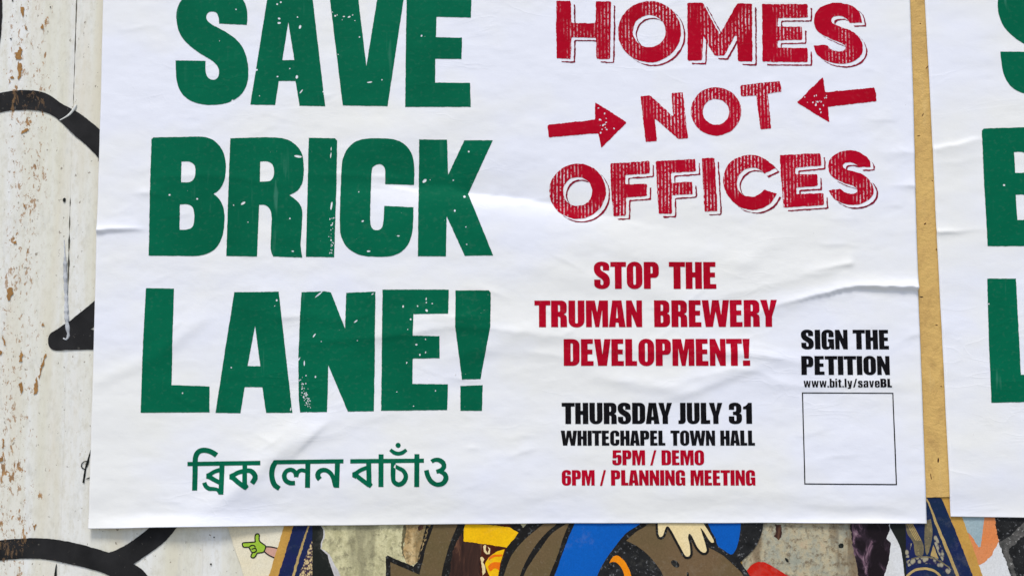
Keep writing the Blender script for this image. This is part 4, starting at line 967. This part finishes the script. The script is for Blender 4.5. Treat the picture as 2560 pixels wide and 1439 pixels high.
for nm, adds, holes, drop in RED:
    A_ = [round_corners([tuple(q) for q in a], 3.0) if isinstance(a, list) and all(len(q) == 2 for q in a) else (curve_path(a) if isinstance(a, list) else a) for a in adds]
    if nm == 'arrow':
        cx = 1510 if A_[0][:, 0].mean() < 1700 else 2045
        holes = [ellipse(cx + rnd.gauss(0, 13), (306 if cx < 1700 else 252) + rnd.gauss(0, 17), rnd.uniform(1.2, 2.6), rnd.uniform(1.4, 3.0), rnd.uniform(-30, 30), 7) for _ in range(17)]
    o = shape('arrow' if nm == 'arrow' else 'letter', A_, holes, relief_main, M_RED_S if nm == 'arrow' else M_RED, poster, lift=GL, grid=5, step=2.5, ragged=0.75)
    o['label'] = 'worn red arrow' if nm == 'arrow' else 'worn red capital letter ' + nm
    if drop:
        offs = [(11, 9.5), (7.4, 6.4), (3.7, 3.2), (0, 0)]
        polys = []
        for dx, dy in offs:
            polys += [a + np.array([dx, dy]) for a in A_] + [h + np.array([dx, dy]) for h in holes]
        na, nh = len(A_), len(holes)
        def tst(ms):
            def L(i):
                q = ms[i * (na + nh):(i + 1) * (na + nh)]
                r = q[0].copy()
                for x in q[1:na]: r |= x
                for x in q[na:]: r &= ~x
                return r
            return L(0) & ~L(1) & ~L(2) & ~L(3)
        region('drop_line', polys, tst, relief_main, M_REDLINE, poster, grid=6, step=3, ragged=0.8, lift=GL + 0.00001)

# condensed heavy capitals for the small lines: outlines on a 100-unit cap height
GLY = {
 'I': (25, [[(0, 0), (25, 0), (25, 100), (0, 100)]], []),
 'T': (57, [[(0, 0), (57, 0), (57, 18), (41, 18), (41, 100), (16, 100), (16, 18), (0, 18)]], []),
 'H': (57, [[(0, 0), (24, 0), (24, 38), (33, 38), (33, 0), (57, 0), (57, 100), (33, 100), (33, 57), (24, 57), (24, 100), (0, 100)]], []),
 'E': (45, [[(0, 0), (43, 0), (43, 18), (24, 18), (24, 39), (41, 39), (41, 57), (24, 57), (24, 82), (45, 82), (45, 100), (0, 100)]], []),
 'L': (42, [[(0, 0), (25, 0), (25, 82), (42, 82), (42, 100), (0, 100)]], []),
 'O': (57, [[(0, -1, 27), (57, -1, 27), (57, 101, 27), (0, 101, 27)]], [[(24, 15, 5), (33, 15, 5), (33, 85, 5), (24, 85, 5)]]),
 'P': (55, [[(0, 0), (55, 0, 21), (55, 59, 19), (25, 59), (25, 100), (0, 100)]], [[(25, 17), (32, 17, 5), (32, 43, 5), (25, 43)]]),
 'R': (57, [[(0, 0), (56, 0, 19), (56, 46, 11), (45, 51), (56, 57, 9), (57, 100), (33, 100), (33, 62, 5), (25, 60), (25, 100), (0, 100)]], [[(25, 17), (32, 17, 5), (32, 42, 5), (25, 42)]]),
 'B': (57, [[(0, 0), (55, 0, 19), (55, 45, 10), (46, 49), (57, 54, 10), (57, 100, 20), (0, 100)]], [[(24, 16), (32, 16, 5), (32, 40, 5), (24, 40)], [(24, 57), (32, 57, 5), (32, 84, 5), (24, 84)]]),
 'D': (57, [[(0, 0), (57, 0, 23), (57, 100, 23), (0, 100)]], [[(25, 16), (33, 16, 5), (33, 84, 5), (25, 84)]]),
 'U': (57, [[(0, 0), (24, 0), (24, 86, 4.5), (33, 86, 4.5), (33, 0), (57, 0), (57, 101, 26), (0, 101, 26)]], []),
 'N': (57, [[(0, 0), (20, 0), (37, 45), (37, 0), (57, 0), (57, 100), (37, 100), (20, 52), (20, 100), (0, 100)]], []),
 'M': (79, [[(0, 0), (32, 0), (40, 44), (47, 0), (79, 0), (79, 100), (58, 100), (58, 34), (47, 100), (33, 100), (21, 34), (21, 100), (0, 100)]], []),
 'A': (60, [[(13, 0), (46, 0), (60, 100), (36, 100), (34.5, 83), (25, 83), (24, 100), (0, 100)]], [[(29.5, 22), (33, 66), (26, 66)]]),
 'V': (60, [[(0, 0), (24, 0), (30, 58), (37, 0), (60, 0), (46, 100), (14, 100)]], []),
 'W': (98, [[(0, 0), (24, 0), (30, 56), (37, 0), (61, 0), (69, 56), (75, 0), (98, 0), (85, 100), (60, 100), (49, 42), (39, 100), (13, 100)]], []),
 'Y': (60, [[(0, 0), (24, 0), (31, 40), (38, 0), (60, 0), (42, 62), (42, 100), (18, 100), (18, 62)]], []),
 'S': (57, [[(55, 32), (32, 32), (32, 15, 5), (23, 15, 5), (23, 30, 7), (57, 52, 16), (57, 101, 26), (0, 101, 26), (0, 66), (23, 66), (23, 86, 5), (33, 86, 5), (33, 68, 7), (-1, 44, 16), (-1, -1, 26), (55, -1, 26)]], []),
 'C': (56, [[(56, 38), (33, 38), (33, 15, 4.5), (24, 15, 4.5), (24, 85, 4.5), (33, 85, 4.5), (33, 60), (56, 60), (56, 101, 25), (0, 101, 26), (0, -1, 26), (56, -1, 25)]], []),
 'G': (57, [[(56, 38), (33, 38), (33, 15, 4.5), (24, 15, 4.5), (24, 86, 4.5), (34, 86, 4), (34, 62), (29, 62), (29, 47), (57, 47), (57, 100), (43, 100), (41, 92), (32, 101, 8), (0, 101, 22), (0, -1, 26), (56, -1, 25)]], []),
 'J': (33, [[(8, 0), (33, 0), (33, 100, 18), (0, 100), (0, 83), (8, 83, 2)]], []),
 '3': (57, [[(1, 33), (1, -1, 24), (55, -1, 24), (55, 45, 11), (46, 50), (57, 55, 11), (57, 101, 24), (0, 101, 24), (0, 64), (24, 64), (24, 86, 5), (33, 86, 5), (33, 58, 6), (18, 58), (18, 42), (32, 42, 6), (32, 15, 5), (24, 15, 5), (24, 33)]], []),
 '1': (38, [[(13, 100), (13, 31), (0, 31), (0, 19), (14, 13, 5), (22, 0), (38, 0), (38, 100)]], []),
 '5': (57, [[(3, 0), (54, 0), (54, 17), (25, 17), (25, 33), (34, 30, 3), (57, 32, 15), (57, 101, 25), (0, 101, 25), (0, 66), (24, 66), (24, 86, 5), (33, 86, 5), (33, 47, 5), (25, 47, 4), (25, 54), (2, 54)]], []),
 '6': (57, [[(0, -1, 26), (56, -1, 24), (56, 30), (33, 30), (33, 15, 4.5), (24, 15, 4.5), (24, 40), (32, 36, 3), (57, 38, 16), (57, 101, 25), (0, 101, 26)]], [[(24, 51, 4), (33, 51, 4), (33, 86, 4), (24, 86, 4)]]),
 '/': (38, [[(24, 0), (38, 0), (14, 102), (0, 102)]], []),
 '!': (26, [[(0, 0), (26, 0), (21, 73), (5, 73)], [(0, 80), (26, 80), (26, 100), (0, 100)]], []),
 '.': (15, [[(0, 84), (15, 84), (15, 100), (0, 100)]], []),
 'w': (66, [[(0, 24), (15, 24), (20, 72), (26, 24), (41, 24), (47, 72), (52, 24), (66, 24), (56, 100), (40, 100), (33, 55), (26, 100), (10, 100)]], []),
 'b': (45, [[(0, 0), (18, 0), (18, 24), (45, 24, 12), (45, 100, 12), (0, 100)]], [[(18, 38), (27, 38, 4), (27, 87, 4), (18, 87)]]),
 'i': (18, [[(0, 24), (18, 24), (18, 100), (0, 100)], [(0, 0), (18, 0), (18, 14), (0, 14)]], []),
 't': (32, [[(6, 8), (24, 8), (24, 24), (32, 24), (32, 38), (24, 38), (24, 86), (32, 86), (32, 100), (6, 100, 7), (6, 38), (0, 38), (0, 24), (6, 24)]], []),
 'l': (18, [[(0, 0), (18, 0), (18, 100), (0, 100)]], []),
 'y': (46, [[(0, 24), (17, 24), (23, 72), (29, 24), (46, 24), (32, 116, 8), (4, 116), (4, 102), (14, 102), (15, 98)]], []),
 's': (44, [[(42, 48), (26, 48), (26, 37, 3), (18, 37, 3), (18, 46, 4), (44, 62, 10), (44, 101, 14), (0, 101, 14), (0, 76), (17, 76), (17, 88, 3), (27, 88, 3), (27, 74, 4), (0, 58, 10), (0, 23, 14), (42, 23, 14)]], []),
 'a': (45, [[(2, 48), (2, 23, 14), (45, 23, 13), (45, 100), (29, 100), (27, 95), (20, 101), (0, 101, 12), (0, 60, 9), (27, 54), (27, 37, 3), (19, 37, 3), (19, 48)]], [[(18, 68), (27, 64), (27, 88), (18, 88)]]),
 'v': (46, [[(0, 24), (17, 24), (23, 76), (29, 24), (46, 24), (32, 100), (14, 100)]], []),
 'e': (45, [[(0, 23, 14), (45, 23, 14), (45, 66), (18, 66), (18, 88, 3), (27, 88, 3), (27, 74), (45, 74), (45, 101, 14), (0, 101, 14)]], [[(18, 37, 3), (27, 37, 3), (27, 55), (18, 55)]]),
}
def lean(x): return (x - 1165) * 2.9e-5
def text_line(words, y0l, y1l, y0r, y1r, mat, gap=5.0):
    X0, X1 = words[0][1], words[-1][2]
    for wd, x0, x1 in words:
        tot = sum(GLY[c][0] for c in wd) + gap * (len(wd) - 1)
        # A, V, Y, W tuck under their neighbours
        kern = []
        for a, b in zip(wd, wd[1:]):
            kern.append(gap - (3 if (a in 'AVWYT' or b in 'AVWYT') else 0) - (7 if (a + b) in ('AY', 'LY') else 0))
        tot = sum(GLY[c][0] for c in wd) + sum(kern)
        k = (x1 - x0) / tot
        cur = 0.0
        for i, c in enumerate(wd):
            w, adds, holes = GLY[c]
            def tr(poly):
                q = round_corners([tuple([p[0] + cur, p[1]] + [p[2] if len(p) > 2 else 0.8]) for p in poly], 0)
                x = x0 + q[:, 0] * k
                f = (x - X0) / (X1 - X0)
                ya = y0l + (y0r - y0l) * f; yb = y1l + (y1r - y1l) * f
                y = ya + (yb - ya) * q[:, 1] / 100
                return np.stack([x + (y - (ya + yb) / 2) * lean(x), y], 1)
            shape('letter', [tr(p) for p in adds], [tr(p) for p in holes], relief_main, mat, poster, lift=GL, grid=4.2, step=3.5, ragged=0.10)
            cur += w + (kern[i] if i < len(kern) else 0)
text_line([('STOP', 1485, 1647), ('THE', 1672, 1790)], 655, 722, 655, 722, M_RED_S)
text_line([('TRUMAN', 1336, 1605), ('BREWERY', 1635, 1942)], 751.5, 818, 749.5, 816.5, M_RED_S)
text_line([('DEVELOPMENT!', 1409, 1874)], 847.5, 914, 846.5, 914, M_RED_S)
text_line([('THURSDAY', 1404, 1680), ('JULY', 1695.5, 1806), ('31', 1821.5, 1879.7)], 1006, 1059, 1006, 1058.5, M_BLACK)
text_line([('WHITECHAPEL', 1402, 1663), ('TOWN', 1676, 1787.5), ('HALL', 1800.5, 1887)], 1075.5, 1112.8, 1075, 1112.8, M_BLACK)
text_line([('5PM', 1530.5, 1612.5), ('/', 1625, 1641), ('DEMO', 1653.5, 1760)], 1124.3, 1161.7, 1124.3, 1161.7, M_RED_S)
text_line([('6PM', 1404.3, 1486.5), ('/', 1499.4, 1515), ('PLANNING', 1527.3, 1713), ('MEETING', 1726, 1888)], 1174, 1212.4, 1174, 1212.4, M_RED_S)
text_line([('SIGN', 2002.5, 2118.6), ('THE', 2131.4, 2221.4)], 824, 872.6, 824, 872.8, M_BLACK)
text_line([('PETITION', 2002.5, 2223.7)], 889.4, 936.4, 889.4, 936.6, M_BLACK)
text_line([('www.bit.ly/saveBL', 2008.5, 2229)], 946, 967.5, 946, 967.5, M_BLACK, gap=7)
# thin printed box
bo = [np.array([(2004.5, 980), (2233, 981), (2242.3, 1211.5), (2010.5, 1209.8)], float)]
bi = [np.array([(2007.3, 982.6), (2230.3, 983.4), (2239.2, 1208.6), (2013.3, 1207)], float)]
shape('printed_frame', bo, bi, relief_main, M_BLACK, poster, lift=GL, grid=6, step=5, ragged=0.1)

# second poster of the same kind, running out of view on the right
p2 = thing('poster', 'white poster cut off by the right edge, with parts of green letters showing', 'poster', (0.7, 0, 1.5), 'posters pasted side by side')
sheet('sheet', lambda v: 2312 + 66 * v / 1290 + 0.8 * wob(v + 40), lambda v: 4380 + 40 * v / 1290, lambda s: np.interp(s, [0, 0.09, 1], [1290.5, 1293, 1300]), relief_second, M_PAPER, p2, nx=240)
src = np.array([(438, 152), (380, 345), (371, 640), (364, 720), (352, 1031), (429, 962), (514, 152)], float)
dst = np.array([(2501, 131), (2454, 323), (2466, 614), (2467, 697), (2480, 1005.5), (2551, 937), (2577, 128)], float)
Am, *_ = np.linalg.lstsq(np.hstack([src, np.ones((len(src), 1))]), dst, rcond=None)
def to2(poly): return np.hstack([poly, np.ones((len(poly), 1))]) @ Am
for k, (adds, holes) in LET.items():
    hs = [to2(curve_path(h)) for h in holes]
    if k == 'B': hs += [ellipse(2510, 463, 3, 2.6, 0, 10)]
    if k == 'L': hs += [ellipse(2472, 759, 2, 1.8, 0, 8)]
    shape('letter', [to2(curve_path(a)) for a in adds], hs, relief_second, M_GREEN, p2, lift=GL, grid=9 if k in 'SBL' else 16, step=4, ragged=0.35)
